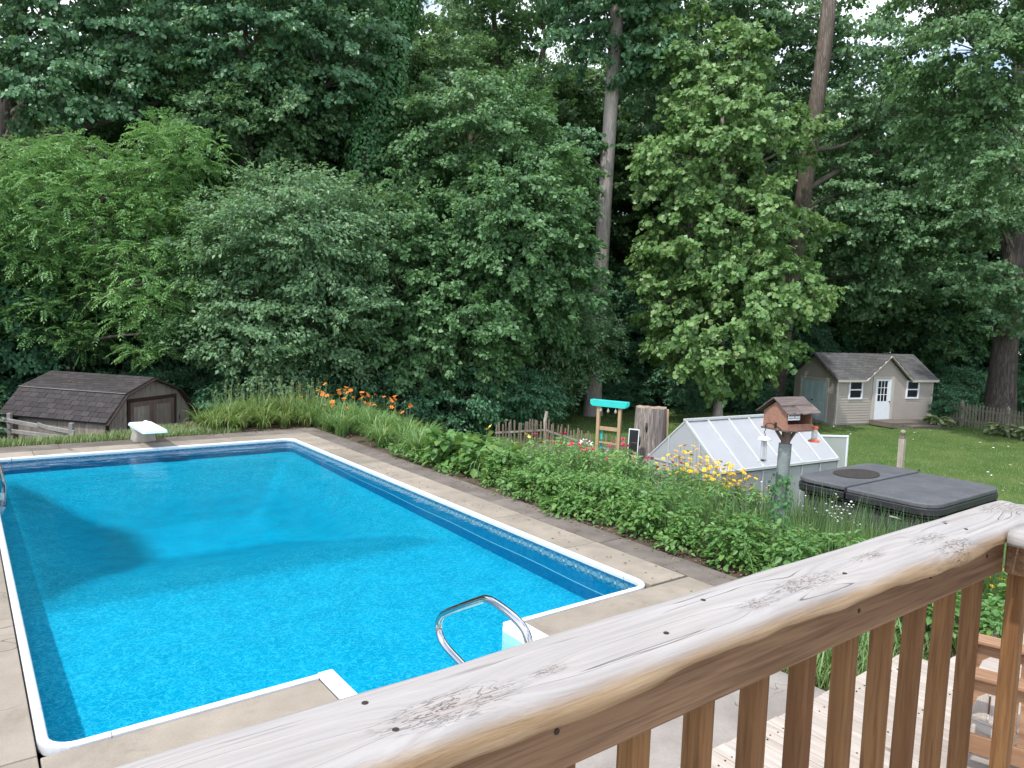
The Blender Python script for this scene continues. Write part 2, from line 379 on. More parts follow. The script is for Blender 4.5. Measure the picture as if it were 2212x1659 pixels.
LF['herb'] = leaf_mat('slender herb leaves', (0.050, 0.125, 0.040), (0.125, 0.230, 0.070), (0.32, 0.34, 0.09), 0.18, patch=0.35, gain=2.2)
LF['reed'] = leaf_mat('dark reed stems', (0.036, 0.085, 0.032), (0.088, 0.150, 0.052), (0.28, 0.26, 0.10), 0.3, patch=0.2, gain=2.0)
LF['hosta'] = leaf_mat('pale edged hosta leaves', (0.14, 0.20, 0.09), (0.34, 0.38, 0.22), (0.50, 0.50, 0.34), 0.4, patch=0.1)
LF['grass'] = leaf_mat('lawn grass', (0.098, 0.145, 0.052), (0.160, 0.212, 0.082), (0.24, 0.24, 0.10), 0.16, patch=0.5, transl=0.3)
LF['scape'] = leaf_mat('pale flower stems', (0.13, 0.20, 0.09), (0.20, 0.27, 0.13), (0.3, 0.3, 0.15), 0.1)

# ------------------------------------------------------------------ ground, lawn, pool
def sheet(name, xs, ys, zfun, mat, keep=None, smooth=True):
    X, Y = np.meshgrid(xs, ys); Z = zfun(X, Y); nx = len(xs)
    vs = np.stack([X, Y, Z], -1).reshape(-1, 3)
    i, j = np.meshgrid(np.arange(nx - 1), np.arange(len(ys) - 1)); a = (j * nx + i).ravel()
    if keep is not None:
        cx = ((X[:-1, :-1] + X[1:, 1:]) / 2).ravel(); cy = ((Y[:-1, :-1] + Y[1:, 1:]) / 2).ravel()
        a = a[keep(cx, cy)]
    tr = np.concatenate([np.stack([a, a + 1, a + nx + 1], -1), np.stack([a, a + nx + 1, a + nx], -1)])
    return np_mesh(name, vs, tr, mat, smooth)

def base_z(x, y):
    z = ground_z(x, y) - 0.035
    dx = x - POOL_C.x; dy = y - POOL_C.y; u = dx * U.x + dy * U.y; v = dx * V.x + dy * V.y
    ins = (u > -0.3) & (u < PW + 0.3) & (v > -1.6) & (v < PL + 0.3)
    return np.where(ins, -3.0, z)
mg = NT('forest floor'); pp = mg.pos()
g1 = mg.noise(pp, 0.5, 5, 0.6); g2 = mg.noise(pp, 9, 4, 0.7)
cg = mg.mix(mg.rmap(g1, 0.4, 0.62), (0.035, 0.042, 0.022), (0.030, 0.055, 0.022)); cg = mg.mix(mg.rmap(g2, 0.45, 0.7, 0, 0.7), cg, (0.075, 0.058, 0.038))
MAT['forest_floor'] = mg.done(mg.bsdf(cg, 0.95, 0, 0.1, mg.bump(g2, 0.6, 0.05)))
xs = np.unique(np.concatenate([np.arange(-90, -18, 3.0), np.arange(-18, 26, 0.25), np.arange(26, 93, 3.0)]))
ys = np.unique(np.concatenate([np.arange(-25, -2, 3.0), np.arange(-2, 36, 0.25), np.arange(36, 140, 4.0)]))
tag(link('ground', sheet('ground', xs, ys, base_z, MAT['forest_floor'])), kind='structure')

ml = NT('mown lawn'); pp = ml.pos()
l1 = ml.noise(pp, 0.7, 4, 0.6); l2 = ml.noise(pp, 7, 4, 0.7); l3 = ml.noise(pp, 45, 3, 0.7)
cl = ml.mix(ml.rmap(l1, 0.36, 0.64), (0.062, 0.128, 0.030), (0.115, 0.170, 0.050)); cl = ml.mix(ml.rmap(l2, 0.5, 0.75, 0, 0.6), cl, (0.15, 0.18, 0.07))
cl = ml.mix(ml.rmap(l3, 0.5, 0.75, 0, 0.6), cl, (0.035, 0.060, 0.018))
MAT['lawn'] = ml.done(ml.bsdf(cl, 0.95, 0, 0.1, ml.bump(l3, 0.8, 0.04)))
def in_lawn(x, y):
    dx = x - POOL_C.x; dy = y - POOL_C.y; u = dx * U.x + dy * U.y; v = dx * V.x + dy * V.y
    return (u > 9.3 + 0.25 * np.sin(v * 1.3)) & (v > -12) & (y < 37 + 2.5 * np.sin(x * 0.4) + 0.1 * x) & (x > -1.5 + 0.4 * np.sin(y)) & (y > 1)
tag(link('lawn', sheet('lawn', np.arange(-2, 40, 0.25), np.arange(1, 42, 0.25), lambda x, y: ground_z(x, y) - 0.028, MAT['lawn'], in_lawn)), kind='structure')
def in_bed(x, y):
    dx = x - POOL_C.x; dy = y - POOL_C.y; u = dx * U.x + dy * U.y; v = dx * V.x + dy * V.y
    e = 0.08 * np.sin(v * 3.1) + 0.06 * np.sin(v * 7.7)
    return ((u > 6.6) & (u < 9.6 + e) & (v > -3.0) & (v < 12.2)) | ((u > 4.1) & (u < 9.4) & (v > 12.05 + 0.05 * np.sin(u * 4)) & (v < 14.6))
tag(link('bed_soil', sheet('bed_soil', np.arange(-12, 8, 0.125), np.arange(3, 24, 0.125), lambda x, y: ground_z(x, y) - 0.022 + 0.02 * np.sin(x * 7) * np.sin(y * 6), MAT['soil'], in_bed)), kind='structure')

deck = empty('pool_deck', POOL_C, POOL_ANG); deck['kind'] = 'structure'
rs = random.Random(4)
def slab(u0, u1, v0, v1, mat, dz=0.0):
    j = 0.004; z = rs.uniform(-0.004, 0.004) + dz
    MB().box(u0 + j, u1 - j, v0 + j, v1 - j, -0.11, z).build('concrete_slab', MAT[mat], deck, bevel=0.008, seg=2)
def slabs_v(u0, u1, br, mat):
    for a, b in zip(br, br[1:]): slab(u0, u1, a, b, mat)
def slabs_u(v0, v1, br, mat):
    for a, b in zip(br, br[1:]): slab(a, b, v0, v1, mat)
slabs_v(5.632, 6.215, [-0.02, 1.46, 3.06, 4.55, 5.96, 7.55, 9.1, 10.76], 'conc')
slabs_v(6.22, 6.66, [-1.75, -0.5, 0.34, 1.4, 2.7, 3.9, 5.3, 6.7, 8.2, 9.7, 11.2, 12.05], 'conc_dark')
slabs_u(10.76, 11.42, [-2.3, -0.9, 0.72, 2.59, 4.4, 6.215], 'conc')
slabs_u(11.425, 12.02, [-2.3, -0.2, 1.2, 2.62, 4.0, 5.2, 6.215], 'conc_dark')
slabs_v(-2.3, -0.06, [-2.4, -0.03, 2.5, 5.0, 7.4, 9.2, 10.755], 'conc')
slabs_u(-0.85, -0.06, [-0.055, 1.795], 'conc'); slabs_u(-0.85, -0.06, [3.805, 5.2, 6.215], 'conc')
slabs_u(-2.4, -0.855, [-0.055, 1.80], 'conc'); 
slabs_u(-1.75, -0.855, [3.805, 5.2, 6.215], 'patio')
slab(1.81, 5.05, -4.2, -1.76, 'patio', -0.003); slab(-2.3, 1.80, -6.0, -2.41, 'patio', -0.004)
slab(1.81, 3.80, -1.75, -1.31, 'conc')

# pool basin
pool = empty('swimming_pool', POOL_C, POOL_ANG, 'rectangular in-ground pool of clear blue water with white coping', 'pool')
def arc(cx, cy, r, a0, a1, n=6): return [(cx + r * math.cos(R(a0 + (a1 - a0) * i / n)), cy + r * math.sin(R(a0 + (a1 - a0) * i / n))) for i in range(n + 1)]
rc = 0.17
S0, S1, SD = 1.93, 3.62, -1.25
path_main = [(S1, 0)] + arc(PW - rc, rc, rc, -90, 0) + arc(PW - rc, PL - rc, rc, 0, 90) + arc(rc, PL - rc, rc, 90, 180) + arc(rc, rc, rc, 180, 270) + [(S0, 0)]
def wall_strip(path, z0, z1, name, mat, parent):
    mb = MB(); n = len(path)
    for x, y in path: mb.v += [(x, y, z0), (x, y, z1)]
    for i in range(n - 1): mb.f.append((2 * i, 2 * i + 2, 2 * i + 3, 2 * i + 1))
    return mb.build(name, mat, parent)
mw = NT('printed vinyl liner wall'); po = mw.obj(); sx = mw.sep(po)
alo = mw.math('ADD', sx[0], sx[1]); zz = mw.math('DIVIDE', sx[2], mw.math('SUBTRACT', 1.0, mw.math('MULTIPLY', sx[1], 0.040)))
br = mw.n('ShaderNodeTexBrick'); mw.put(br.inputs['Vector'], mw.comb(alo, zz, 0.0)); br.inputs['Scale'].default_value = 1
br.inputs['Color1'].default_value = (0.012, 0.10, 0.24, 1); br.inputs['Color2'].default_value = (0.03, 0.17, 0.34, 1); br.inputs['Mortar'].default_value = (0.10, 0.25, 0.38, 1)
br.inputs['Mortar Size'].default_value = 0.003; br.inputs['Brick Width'].default_value = 0.03; br.inputs['Row Height'].default_value = 0.026
arcs = mw.math('ABSOLUTE', mw.math('SINE', mw.math('MULTIPLY', alo, 14.0)))
wz = mw.rmap(zz, -0.175, -0.085, 0, 1)
d1 = mw.math('ABSOLUTE', mw.math('SUBTRACT', arcs, wz)); d2 = mw.math('ABSOLUTE', mw.math('SUBTRACT', mw.math('SUBTRACT', 1.0, arcs), wz))
ln = mw.math('MINIMUM', d1, d2)
nb = mw.noise(po, 16, 4, 0.7)
cb = mw.mix(mw.rmap(nb, 0.38, 0.66), (0.06, 0.27, 0.46), (0.22, 0.42, 0.50))
cb = mw.mix(mw.rmap(ln, 0.06, 0.16, 1, 0), cb, (0.03, 0.15, 0.27)); cb = mw.mix(mw.math('LESS_THAN', mw.math('ADD', arcs, mw.math('ABSOLUTE', mw.math('SUBTRACT', wz, 0.5))), 0.26), cb, (0.55, 0.62, 0.58))
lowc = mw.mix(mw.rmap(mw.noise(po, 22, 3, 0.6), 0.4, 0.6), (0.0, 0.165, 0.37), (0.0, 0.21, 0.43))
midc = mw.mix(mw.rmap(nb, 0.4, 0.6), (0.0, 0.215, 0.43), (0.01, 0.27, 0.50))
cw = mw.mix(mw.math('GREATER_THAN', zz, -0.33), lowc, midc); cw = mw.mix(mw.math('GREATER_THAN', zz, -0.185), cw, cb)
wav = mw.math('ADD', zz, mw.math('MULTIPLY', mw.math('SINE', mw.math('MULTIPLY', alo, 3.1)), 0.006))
cw = mw.mix(mw.math('COMPARE', wav, -0.335, 0.006), cw, (0.45, 0.68, 0.80))  # thin pale wavy line along the wall, darker blue below it
cw = mw.mix(mw.math('GREATER_THAN', zz, -0.078), cw, br.outputs['Color'])
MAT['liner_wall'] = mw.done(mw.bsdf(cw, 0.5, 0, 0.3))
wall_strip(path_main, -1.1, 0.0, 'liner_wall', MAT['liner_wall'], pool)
mf = NT('printed vinyl liner floor'); po = mf.obj()
wrp_ = mf.n('ShaderNodeTexNoise'); mf.put(wrp_.inputs['Vector'], po); wrp_.inputs['Scale'].default_value = 9; wrp_.inputs['Detail'].default_value = 2
vadd = mf.n('ShaderNodeVectorMath', operation='MULTIPLY_ADD'); mf.put(vadd.inputs[0], wrp_.outputs['Color']); vadd.inputs[1].default_value = (0.12, 0.12, 0.12); mf.put(vadd.inputs[2], po)
q = vadd.outputs[0]
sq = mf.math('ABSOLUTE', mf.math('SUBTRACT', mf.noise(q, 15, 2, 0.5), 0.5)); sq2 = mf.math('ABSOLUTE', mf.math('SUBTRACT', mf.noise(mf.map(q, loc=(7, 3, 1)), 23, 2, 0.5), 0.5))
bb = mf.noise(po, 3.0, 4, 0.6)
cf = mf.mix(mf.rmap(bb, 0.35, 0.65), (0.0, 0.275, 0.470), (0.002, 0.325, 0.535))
pfd = mf.rmap(mf.sep(po)[2], -0.50, -0.72, 1.0, 0.16)  # squiggles fade with depth: the blur of deep water painted into the colour
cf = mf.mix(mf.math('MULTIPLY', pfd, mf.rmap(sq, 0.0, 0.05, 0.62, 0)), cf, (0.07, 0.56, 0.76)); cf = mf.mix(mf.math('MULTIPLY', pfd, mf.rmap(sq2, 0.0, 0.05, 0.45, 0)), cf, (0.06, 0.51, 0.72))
fat = mf.n('ShaderNodeAttribute', attribute_name='hopper_normal')
MAT['liner_floor'] = mf.done(mf.bsdf(cf, 0.6, 0, 0.0, fat.outputs['Vector']))
def floor_z(x, y):
    e0 = 0.5 * (1 - 0.040 * y); d = 0.5 + 0.42 * sstep(3.5, 6.4, y) * (1 - sstep(8.0, 10.6, y))
    side = np.minimum(np.minimum(x, PW - x), 10) / 1.5
    return -(e0 + (d - 0.5) * sstep(0.0, 1.0, side))
def real_depth(x, y):
    d = 1.0 + 1.95 * np.clip((y - 3.55) / 2.35, 0, 1); d = np.minimum(d, 1.0 + 0.7 * np.clip(PL - 0.4 - y, 0, 9))
    return np.minimum(d, 1.0 + 1.15 * np.clip(np.minimum(x, PW - x) - 0.15, 0, 9))
fme = sheet('liner_floor', np.linspace(-0.02, PW + 0.02, 60), np.linspace(-0.02, PL + 0.02, 120), floor_z, MAT['liner_floor'])
# the floor lies at the depth seen through the water's refraction; its slope towards the light is that of the real hopper
fco = np.zeros(len(fme.vertices) * 3); fme.vertices.foreach_get('co', fco); fco = fco.reshape(-1, 3); hh_ = 0.22
gxd = (real_depth(fco[:, 0] + hh_, fco[:, 1]) - real_depth(fco[:, 0] - hh_, fco[:, 1])) / (2 * hh_); gyd = (real_depth(fco[:, 0], fco[:, 1] + hh_) - real_depth(fco[:, 0], fco[:, 1] - hh_)) / (2 * hh_)
nl = np.stack([gxd, gyd, np.ones_like(gxd)], -1); nl /= np.linalg.norm(nl, axis=-1, keepdims=True)
nw = nl[:, 0:1] * np.array(U) + nl[:, 1:2] * np.array(V) + nl[:, 2:3] * np.array([0, 0, 1.0])
fme.attributes.new('hopper_normal', 'FLOAT_VECTOR', 'POINT').data.foreach_set('vector', nw.astype(np.float32).ravel())
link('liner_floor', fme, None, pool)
# white step recess in the near wall
st = MB()
st.box(S0 - 0.13, S0, SD, 0.012, -0.02, 0.022); st.box(S1, S1 + 0.18, SD, 0.012, -0.02, 0.022); st.box(S0 - 0.13, S1 + 0.18, SD - 0.14, SD, -0.02, 0.022)
st.build('step_rim', MAT['fiberglass'], pool, bevel=0.012, seg=2)
sw = MB(); sw.box(S0 - 0.02, S0, SD, 0.006, -0.8, -0.021); sw.box(S1, S1 + 0.02, SD, 0.006, -0.8, -0.021); sw.box(S0, S1, SD - 0.02, SD, -0.8, -0.021)
sw.build('step_wall', MAT['fiberglass'], pool)
for i, (va, vb, z) in enumerate([(SD, -0.9, -0.2), (-0.898, -0.5, -0.3), (-0.498, -0.05, -0.4)]):
    MB().box(S0, S1, va, vb, -0.8, z).build('step', MAT['fiberglass'], pool, bevel=0.02, seg=2)
# coping, in lengths with joints
prof = [(-0.010, -0.045), (-0.014, -0.008), (-0.006, 0.010), (0.012, 0.020), (0.034, 0.018), (0.052, 0.006), (0.054, -0.06)]
def sweep(path, name):
    mb = MB(); n = len(path); k = len(prof)
    for i, (x, y) in enumerate(path):
        a = path[max(i - 1, 0)]; b = path[min(i + 1, n - 1)]
        t = Vector((b[0] - a[0], b[1] - a[1])).normalized(); o = Vector((t.y, -t.x))
        for r, z in prof: mb.v.append((x + o.x * r, y + o.y * r, z))
    for i in range(n - 1):
        for j in range(k - 1): mb.f.append((i * k + j, (i + 1) * k + j, (i + 1) * k + j + 1, i * k + j + 1))
    mb.f.append(tuple(range(k))); mb.f.append(tuple((n - 1) * k + j for j in reversed(range(k))))
    mb.build(name, MAT['vinyl_white'], pool)
g = 0.004
sweep([(S1 + 0.19, 0), (PW - 0.36, 0)], 'coping'); sweep([(PW - 0.35, 0)] + arc(PW - rc, rc, rc, -90, 0) + [(PW, 0.33)], 'coping')
for a, b in ((0.34, 2.9), (2.905, 5.46), (5.465, 8.0), (8.005, PL - 0.36)): sweep([(PW, a), (PW, b)], 'coping')
sweep([(PW, PL - 0.35)] + arc(PW - rc, PL - rc, rc, 0, 90) + [(PW - 0.35, PL)], 'coping')
for a, b in ((PW - 0.355, 2.8), (2.795, 0.36)): sweep([(a, PL), (b, PL)], 'coping')
sweep([(0.35, PL)] + arc(rc, PL - rc, rc, 90, 180) + [(0, PL - 0.35)], 'coping')
for a, b in ((PL - 0.355, 7.6), (7.595, 5.2), (5.19, 2.74), (2.735, 0.57)): sweep([(0, a), (0, b)], 'coping')
sweep([(0, 0.56)] + arc(rc, rc, rc, 180, 270) + [(0.35, 0)], 'coping'); sweep([(0.355, 0), (S0 - 0.14, 0)], 'coping')
# water
mwt = NT('pool water'); po = mwt.obj()
w1 = mwt.noise(mwt.map(po, scale=(1, 1.5, 1)), 1.7, 4, 0.6, 0.6); w2 = mwt.noise(po, 8, 2, 0.5)
nrm = mwt.bump(mwt.math('ADD', w1, mwt.math('MULTIPLY', w2, 0.12)), 0.22, 0.07)
fr = mwt.n('ShaderNodeFresnel'); fr.inputs['IOR'].default_value = 1.33; mwt.put(fr.inputs['Normal'], nrm)
tb = mwt.n('ShaderNodeBsdfTransparent'); tb.inputs[0].default_value = (0.66, 0.97, 0.985, 1)
gb = mwt.n('ShaderNodeBsdfGlossy'); gb.inputs['Roughness'].default_value = 0.03; mwt.put(gb.inputs['Normal'], nrm)
ms = mwt.n('ShaderNodeMixShader'); mwt.put(ms.inputs[0], mwt.math('MULTIPLY', fr.outputs[0], 1.0)); mwt.t.links.new(tb.outputs[0], ms.inputs[1]); mwt.t.links.new(gb.outputs[0], ms.inputs[2])
MAT['water'] = mwt.done(ms.outputs[0])
wo = MB().add([(x, y, -0.065) for x, y in path_main] + [(S0, SD, -0.065), (S1, SD, -0.065)], [tuple(range(len(path_main) + 2))]).build('pool_water', MAT['water'], None, POOL_C, (0, 0, POOL_ANG))
tag(wo, kind='structure')

# lower wooden deck: every board a plank
ld = empty('wooden_deck', POOL_C, POOL_ANG, 'low weathered board deck below the railing with a chair on it', 'deck')
DZ = 0.25; u0 = 1.6; bw = 0.138; k = 0; rd = random.Random(11)
pm = MB().box(-0.0665, 0.0665, -4.2, 0, -0.035, 0).mesh('plank'); pm.materials.append(MAT['deckwood'])
while u0 < 9.6:
    top = -2.66 if u0 < 5.72 else -2.93
    o = link('plank', pm, None, ld, (u0 + bw / 2, top + rd.uniform(-0.006, 0.006), DZ + rd.uniform(-0.002, 0.002)), (0, 0, rd.uniform(-0.0008, 0.0008)))
    bv = o.modifiers.new('bevel', 'BEVEL'); bv.width = 0.005; bv.segments = 1
    u0 += bw
fr_ = MB(); fr_.box(1.6, 5.72, -2.70, -2.662, 0.02, DZ - 0.037); fr_.box(5.73, 9.6, -2.97, -2.935, 0.02, DZ - 0.037); fr_.box(1.56, 1.598, -6.8, -2.7, 0.02, DZ - 0.037)
fr_.build('skirt_board', MAT['deckwood'], ld)
ns = MB()
for i in range(58):
    uu = 1.6 + i * bw + bw / 2
    for vv in (-2.78, -3.19, -3.6, -4.01, -4.42, -4.83):
        if uu > 5.75: vv -= 0.3
        for s in (-0.035, 0.035):
            x = uu + s + rd.uniform(-0.006, 0.006); y = vv + rd.uniform(-0.01, 0.01)
            ns.prism([(x + 0.006 * math.cos(a * PI / 3), y + 0.006 * math.sin(a * PI / 3)) for a in range(6)], DZ - 0.004, DZ + 0.0045)
tag(ns.build('screw', MAT['nail'], ld), kind='stuff')
#@@OBJECTS
# ------------------------------------------------------------------ railing in the foreground
mc = NT('silvered rail cap'); po = mc.obj(); sp = mc.sep(po); X, Y, Z = sp[0], sp[1], sp[2]
knots = [(0.036, -0.026, 0.075, 0.021), (0.79, -0.018, 0.075, 0.020), (0.63, -0.030, 0.04, 0.012), (1.293, -0.008, 0.055, 0.016), (1.30, -0.056, 0.06, 0.014),
         (0.188, -0.020, 0.022, 0.008), (1.79, 0.020, 0.075, 0.026), (1.05, 0.0, 0.05, 0.012), (-0.42, 0.02, 0.06, 0.02)]
yw = Y; kmask = None; kcore = None
for kx, ky, rx, ry in knots:
    a = mc.math('DIVIDE', mc.math('SUBTRACT', X, kx), rx); b = mc.math('DIVIDE', mc.math('SUBTRACT', Y, ky), ry)
    d2_ = mc.math('ADD', mc.math('MULTIPLY', a, a), mc.math('MULTIPLY', b, b))
    gss = mc.math('POWER', 2.718, mc.math('MULTIPLY', d2_, -0.42))
    yw = mc.math('ADD', yw, mc.math('MULTIPLY', mc.math('MULTIPLY', mc.math('SUBTRACT', Y, ky), gss), 1.9))
    kmask = gss if kmask is None else mc.math('MAXIMUM', kmask, gss)
grain = mc.noise(mc.comb(mc.math('MULTIPLY', X, 2.6), mc.math('MULTIPLY', yw, 85.0), mc.math('MULTIPLY', Z, 62.0)), 1.0, 5, 0.62, 0.35)
fineg = mc.noise(mc.comb(mc.math('MULTIPLY', X, 9.0), mc.math('MULTIPLY', yw, 300.0), mc.math('MULTIPLY', Z, 300.0)), 1.0, 3, 0.6)
crk = mc.noise(mc.comb(mc.math('MULTIPLY', X, 0.45), mc.math('MULTIPLY', yw, 24.0), mc.math('MULTIPLY', Z, 20.0)), 1.0, 2, 0.45, 0.5)
crack = mc.rmap(mc.math('ABSOLUTE', mc.math('SUBTRACT', crk, 0.5)), 0.0, 0.0050, 1, 0)
lenm = mc.noise(mc.map(po, scale=(2.2, 14, 1)), 1.0, 2, 0.5); crack = mc.math('MULTIPLY', crack, mc.rmap(lenm, 0.44, 0.54))
kn = mc.noise(mc.map(po, scale=(17, 95, 60)), 1.0, 3, 0.6, 1.6)
kcr = mc.math('MULTIPLY', mc.rmap(mc.math('ABSOLUTE', mc.math('SUBTRACT', kn, 0.5)), 0.0, 0.03, 1, 0), mc.rmap(kmask, 0.35, 0.75))
blot = mc.noise(mc.map(po, scale=(3.2, 16, 16)), 1.0, 4, 0.6)
top = mc.mix(mc.rmap(grain, 0.34, 0.66), (0.285, 0.266, 0.256), (0.370, 0.349, 0.340))
top = mc.mix(mc.rmap(blot, 0.5, 0.75, 0, 0.35), top, (0.37, 0.325, 0.295))
top = mc.mix(mc.rmap(fineg, 0.55, 0.75, 0, 0.25), top, (0.25, 0.235, 0.235))
top = mc.mix(mc.rmap(kmask, 0.6, 1.0, 0, 0.3), top, (0.33, 0.262, 0.228))
side = mc.mix(mc.rmap(grain, 0.34, 0.68), (0.27, 0.175, 0.095), (0.43, 0.315, 0.20)); side = mc.mix(mc.rmap(fineg, 0.5, 0.7, 0, 0.4), side, (0.17, 0.105, 0.06))
zn = mc.math('ADD', Z, mc.math('MULTIPLY', mc.math('SUBTRACT', blot, 0.5), 0.03))
sf = mc.math('MULTIPLY', mc.rmap(zn, -0.006, -0.024, 0, 1), mc.math('LESS_THAN', Y, 0.0))
cc = mc.mix(sf, top, side)
dk = mc.math('MAXIMUM', crack, kcr)
cc = mc.mix(mc.math('MULTIPLY', dk, 0.82), cc, (0.055, 0.045, 0.045))
hh = mc.math('SUBTRACT', mc.math('ADD', mc.math('MULTIPLY', grain, 0.5), mc.math('MULTIPLY', fineg, 0.35)), mc.math('MULTIPLY', dk, 1.6))
MAT['cap'] = mc.done(mc.bsdf(cc, 0.7, 0, 0.25, mc.bump(hh, 0.55, 0.004)))

rail = empty('deck_railing', uv(0, -4.595, 2.40), POOL_ANG, 'weathered wooden deck railing with silvery cap and brown square balusters', 'railing')
def cap_mesh(L0, L1, n, seed, name, worn=1.0):
    r = np.random.RandomState(seed); xs_ = np.linspace(L0, L1, n)
    ph = r.uniform(0, 6.28, 8)
    def wv(f, k): return np.sin(xs_ * f + ph[k])
    low = 0.0055 * wv(5.1, 0) + 0.004 * wv(11.3, 1) + 0.0022 * wv(23, 2) + 0.0012 * wv(51, 7)
    edge = 0.0025 * wv(7.3, 3) + 0.0015 * wv(19, 4)
    P = [(0.066, -0.038), (0.0700, -0.030), (0.0705, -0.018), (0.0685, -0.008), (0.063, -0.002), (0.056, 0.0)] + \
        [(0.048 - 0.1 * i / 12, 0.0008 * math.sin(i * 1.3)) for i in range(13)] + \
        [(-0.056, -0.0012), (-0.0605, -0.004), (-0.065, -0.009), (-0.0685, -0.016), (-0.0705, -0.026), (-0.0705, -0.034), (-0.068, -0.040), (-0.060, -0.042)]
    k = len(P); vs = np.zeros((n, k, 3))
    for j, (y, z) in enumerate(P):
        near = np.clip((-y - 0.045) / 0.025, 0, 1); deep = np.clip(-z / 0.04, 0, 1) * near
        far = np.clip((y - 0.045) / 0.025, 0, 1)
        vs[:, j, 0] = xs_
        vs[:, j, 1] = y - edge * near * worn + 0.0022 * wv(13.0, 5) * far + 0.0016 * wv(31.0, 2) * far
        vs[:, j, 2] = z - low * deep * worn + 0.0006 * np.sin(xs_ * 31 + j)
    mb = MB(); mb.v = [tuple(p) for p in vs.reshape(-1, 3)]
    for i in range(n - 1):
        for j in range(k - 1): mb.f.append((i * k + j, i * k + j + 1, (i + 1) * k + j + 1, (i + 1) * k + j))
        mb.f.append((i * k + k - 1, i * k, (i + 1) * k, (i + 1) * k + k - 1))
    mb.f.append(tuple(reversed(range(k)))); mb.f.append(tuple((n - 1) * k + j for j in range(k)))
    return mb.mesh(name, True)
cm = cap_mesh(-1.5, 1.885, 420, 5, 'top_rail')
link('top_rail', cm, MAT['cap'], rail)
cm2 = cap_mesh(0.0, 2.6, 120, 9, 'top_rail', 0.4)
o2 = link('top_rail', cm2, MAT['cap'], rail, (1.622, -0.0755, -0.001), (0, 0, R(-90)))
o2.scale = (1, -1, 1)
fm = MB().box(-1.5, 1.66, -0.037, 0.001, -0.134, -0.041).build('fascia_board', MAT['fascia'], rail, bevel=0.005, seg=2)
MB().box(1.655, 1.693, -2.6, -0.04, -0.134, -0.041).build('fascia_board', MAT['fascia'], rail, bevel=0.005, seg=2)
bmesh_ = MB().box(-0.019, 0.019, -0.019, 0.019, -0.90, -0.075).mesh('baluster'); bmesh_.materials.append(MAT['cedar'])
rb = random.Random(21)
for i in range(17):
    o = link('baluster', bmesh_, None, rail, (-0.840 + 0.1555 * i, 0.0235, 0), (rb.uniform(-.006, .006), rb.uniform(-.004, .004), rb.uniform(-.03, .03)))
    bv = o.modifiers.new('bevel', 'BEVEL'); bv.width = 0.004; bv.segments = 2
for i in range(12):
    o = link('baluster', bmesh_, None, rail, (1.722, -0.052 - 0.1555 * i - (0.09 if i else 0), 0), (0, 0, rb.uniform(-.03, .03)))
    bv = o.modifiers.new('bevel', 'BEVEL'); bv.width = 0.004; bv.segments = 2
MB().box(1.70, 1.789, -1.2, -1.11, -1.0, -0.042).build('post', MAT['fascia'], rail, bevel=0.005)
MB().box(-1.5, 1.69, 0.004, 0.042, -0.955, -0.902).build('bottom_rail', MAT['fascia'], rail, bevel=0.004)
for x, y in ((-0.042, -0.034), (0.407, -0.026), (0.56, 0.028), (0.90, -0.03), (1.46, -0.02), (1.47, 0.03), (-0.045, 0.035), (1.8, -0.03)):
    MB().prism([(x + 0.0042 * math.cos(a * PI / 4), y + 0.0042 * math.sin(a * PI / 4)) for a in range(8)], -0.004, 0.0012).build('screw', MAT['nail'], rail)
for x, z in ((0.19, -0.075), (0.95, -0.08), (1.25, -0.07), (1.55, -0.075), (-0.1, -0.08)):
    MB().tube([(x, -0.030, z), (x, -0.0385, z)], 0.0045, 8).build('screw', MAT['nail'], rail)
# upper deck floor the railing stands on
ud = empty('upper_deck', POOL_C, POOL_ANG, 'raised board floor below the brown balusters', 'deck')
um = MB().box(-0.0665, 0.0665, -7.6, -4.53, -0.035, 0).mesh('plank'); um.materials.append(MAT['deckwood'])
for i in range(25): link('plank', um, None, ud, (1.73 - 0.07 - i * 0.138, 0, 1.44))

# ------------------------------------------------------------------ pool furniture
hr = empty('pool_handrail', uv(2.62, -1.5), POOL_ANG, 'looped stainless steel handrail over the white pool steps', 'handrail')
pts = [(-0.12, 0.0), (-0.13, 0.45), (-0.128, 0.62), (-0.10, 0.72), (-0.04, 0.775), (0.10, 0.812), (0.30, 0.832), (0.40, 0.825), (0.47, 0.79), (0.70, 0.665), (0.93, 0.535), (1.005, 0.475), (1.04, 0.41), (1.035, 0.345), (0.99, 0.285), (0.90, 0.25), (0.70, 0.215), (0.40, 0.165), (0.12, 0.12), (0.06, 0.08), (0.04, 0.0)]
def smooth_pts(p, it=2):
    for _ in range(it):
        q = [p[0]]
        for a, b in zip(p, p[1:]):
            q += [tuple(x * .75 + y * .25 for x, y in zip(a, b)), tuple(x * .25 + y * .75 for x, y in zip(a, b))]
        p = q + [p[-1]]
    return p
MB().tube(smooth_pts([(0, a, b) for a, b in pts]), 0.030, 16).build('tube', MAT['chrome'], hr, smooth=True)
for vv in (-0.12, 0.04): MB().lathe([(0.055, 0.0), (0.055, 0.012), (0.03, 0.022), (0.03, 0.03)], 18, (0, vv, 0)).build('flange', MAT['chrome'], hr, smooth=True)
la = empty('pool_ladder', uv(0, 8.62), POOL_ANG, 'chrome pool ladder dipping into the water', 'ladder')
for vv in (-0.22, 0.24):
    MB().tube(smooth_pts([(-0.55, vv, 0), (-0.55, vv, 0.45), (-0.42, vv, 0.72), (-0.2, vv, 0.76), (0.0, vv, 0.6), (0.12, vv, 0.2), (0.17, vv, -0.1), (0.12, vv, -0.6), (0.06, vv, -0.62)]), 0.022, 10).build('rail', MAT['chrome'], la, smooth=True)
for z in (-0.25, -0.5): MB().box(0.06, 0.16, -0.22, 0.24, z, z + 0.03).build('step', MAT['white'], la, bevel=0.01)

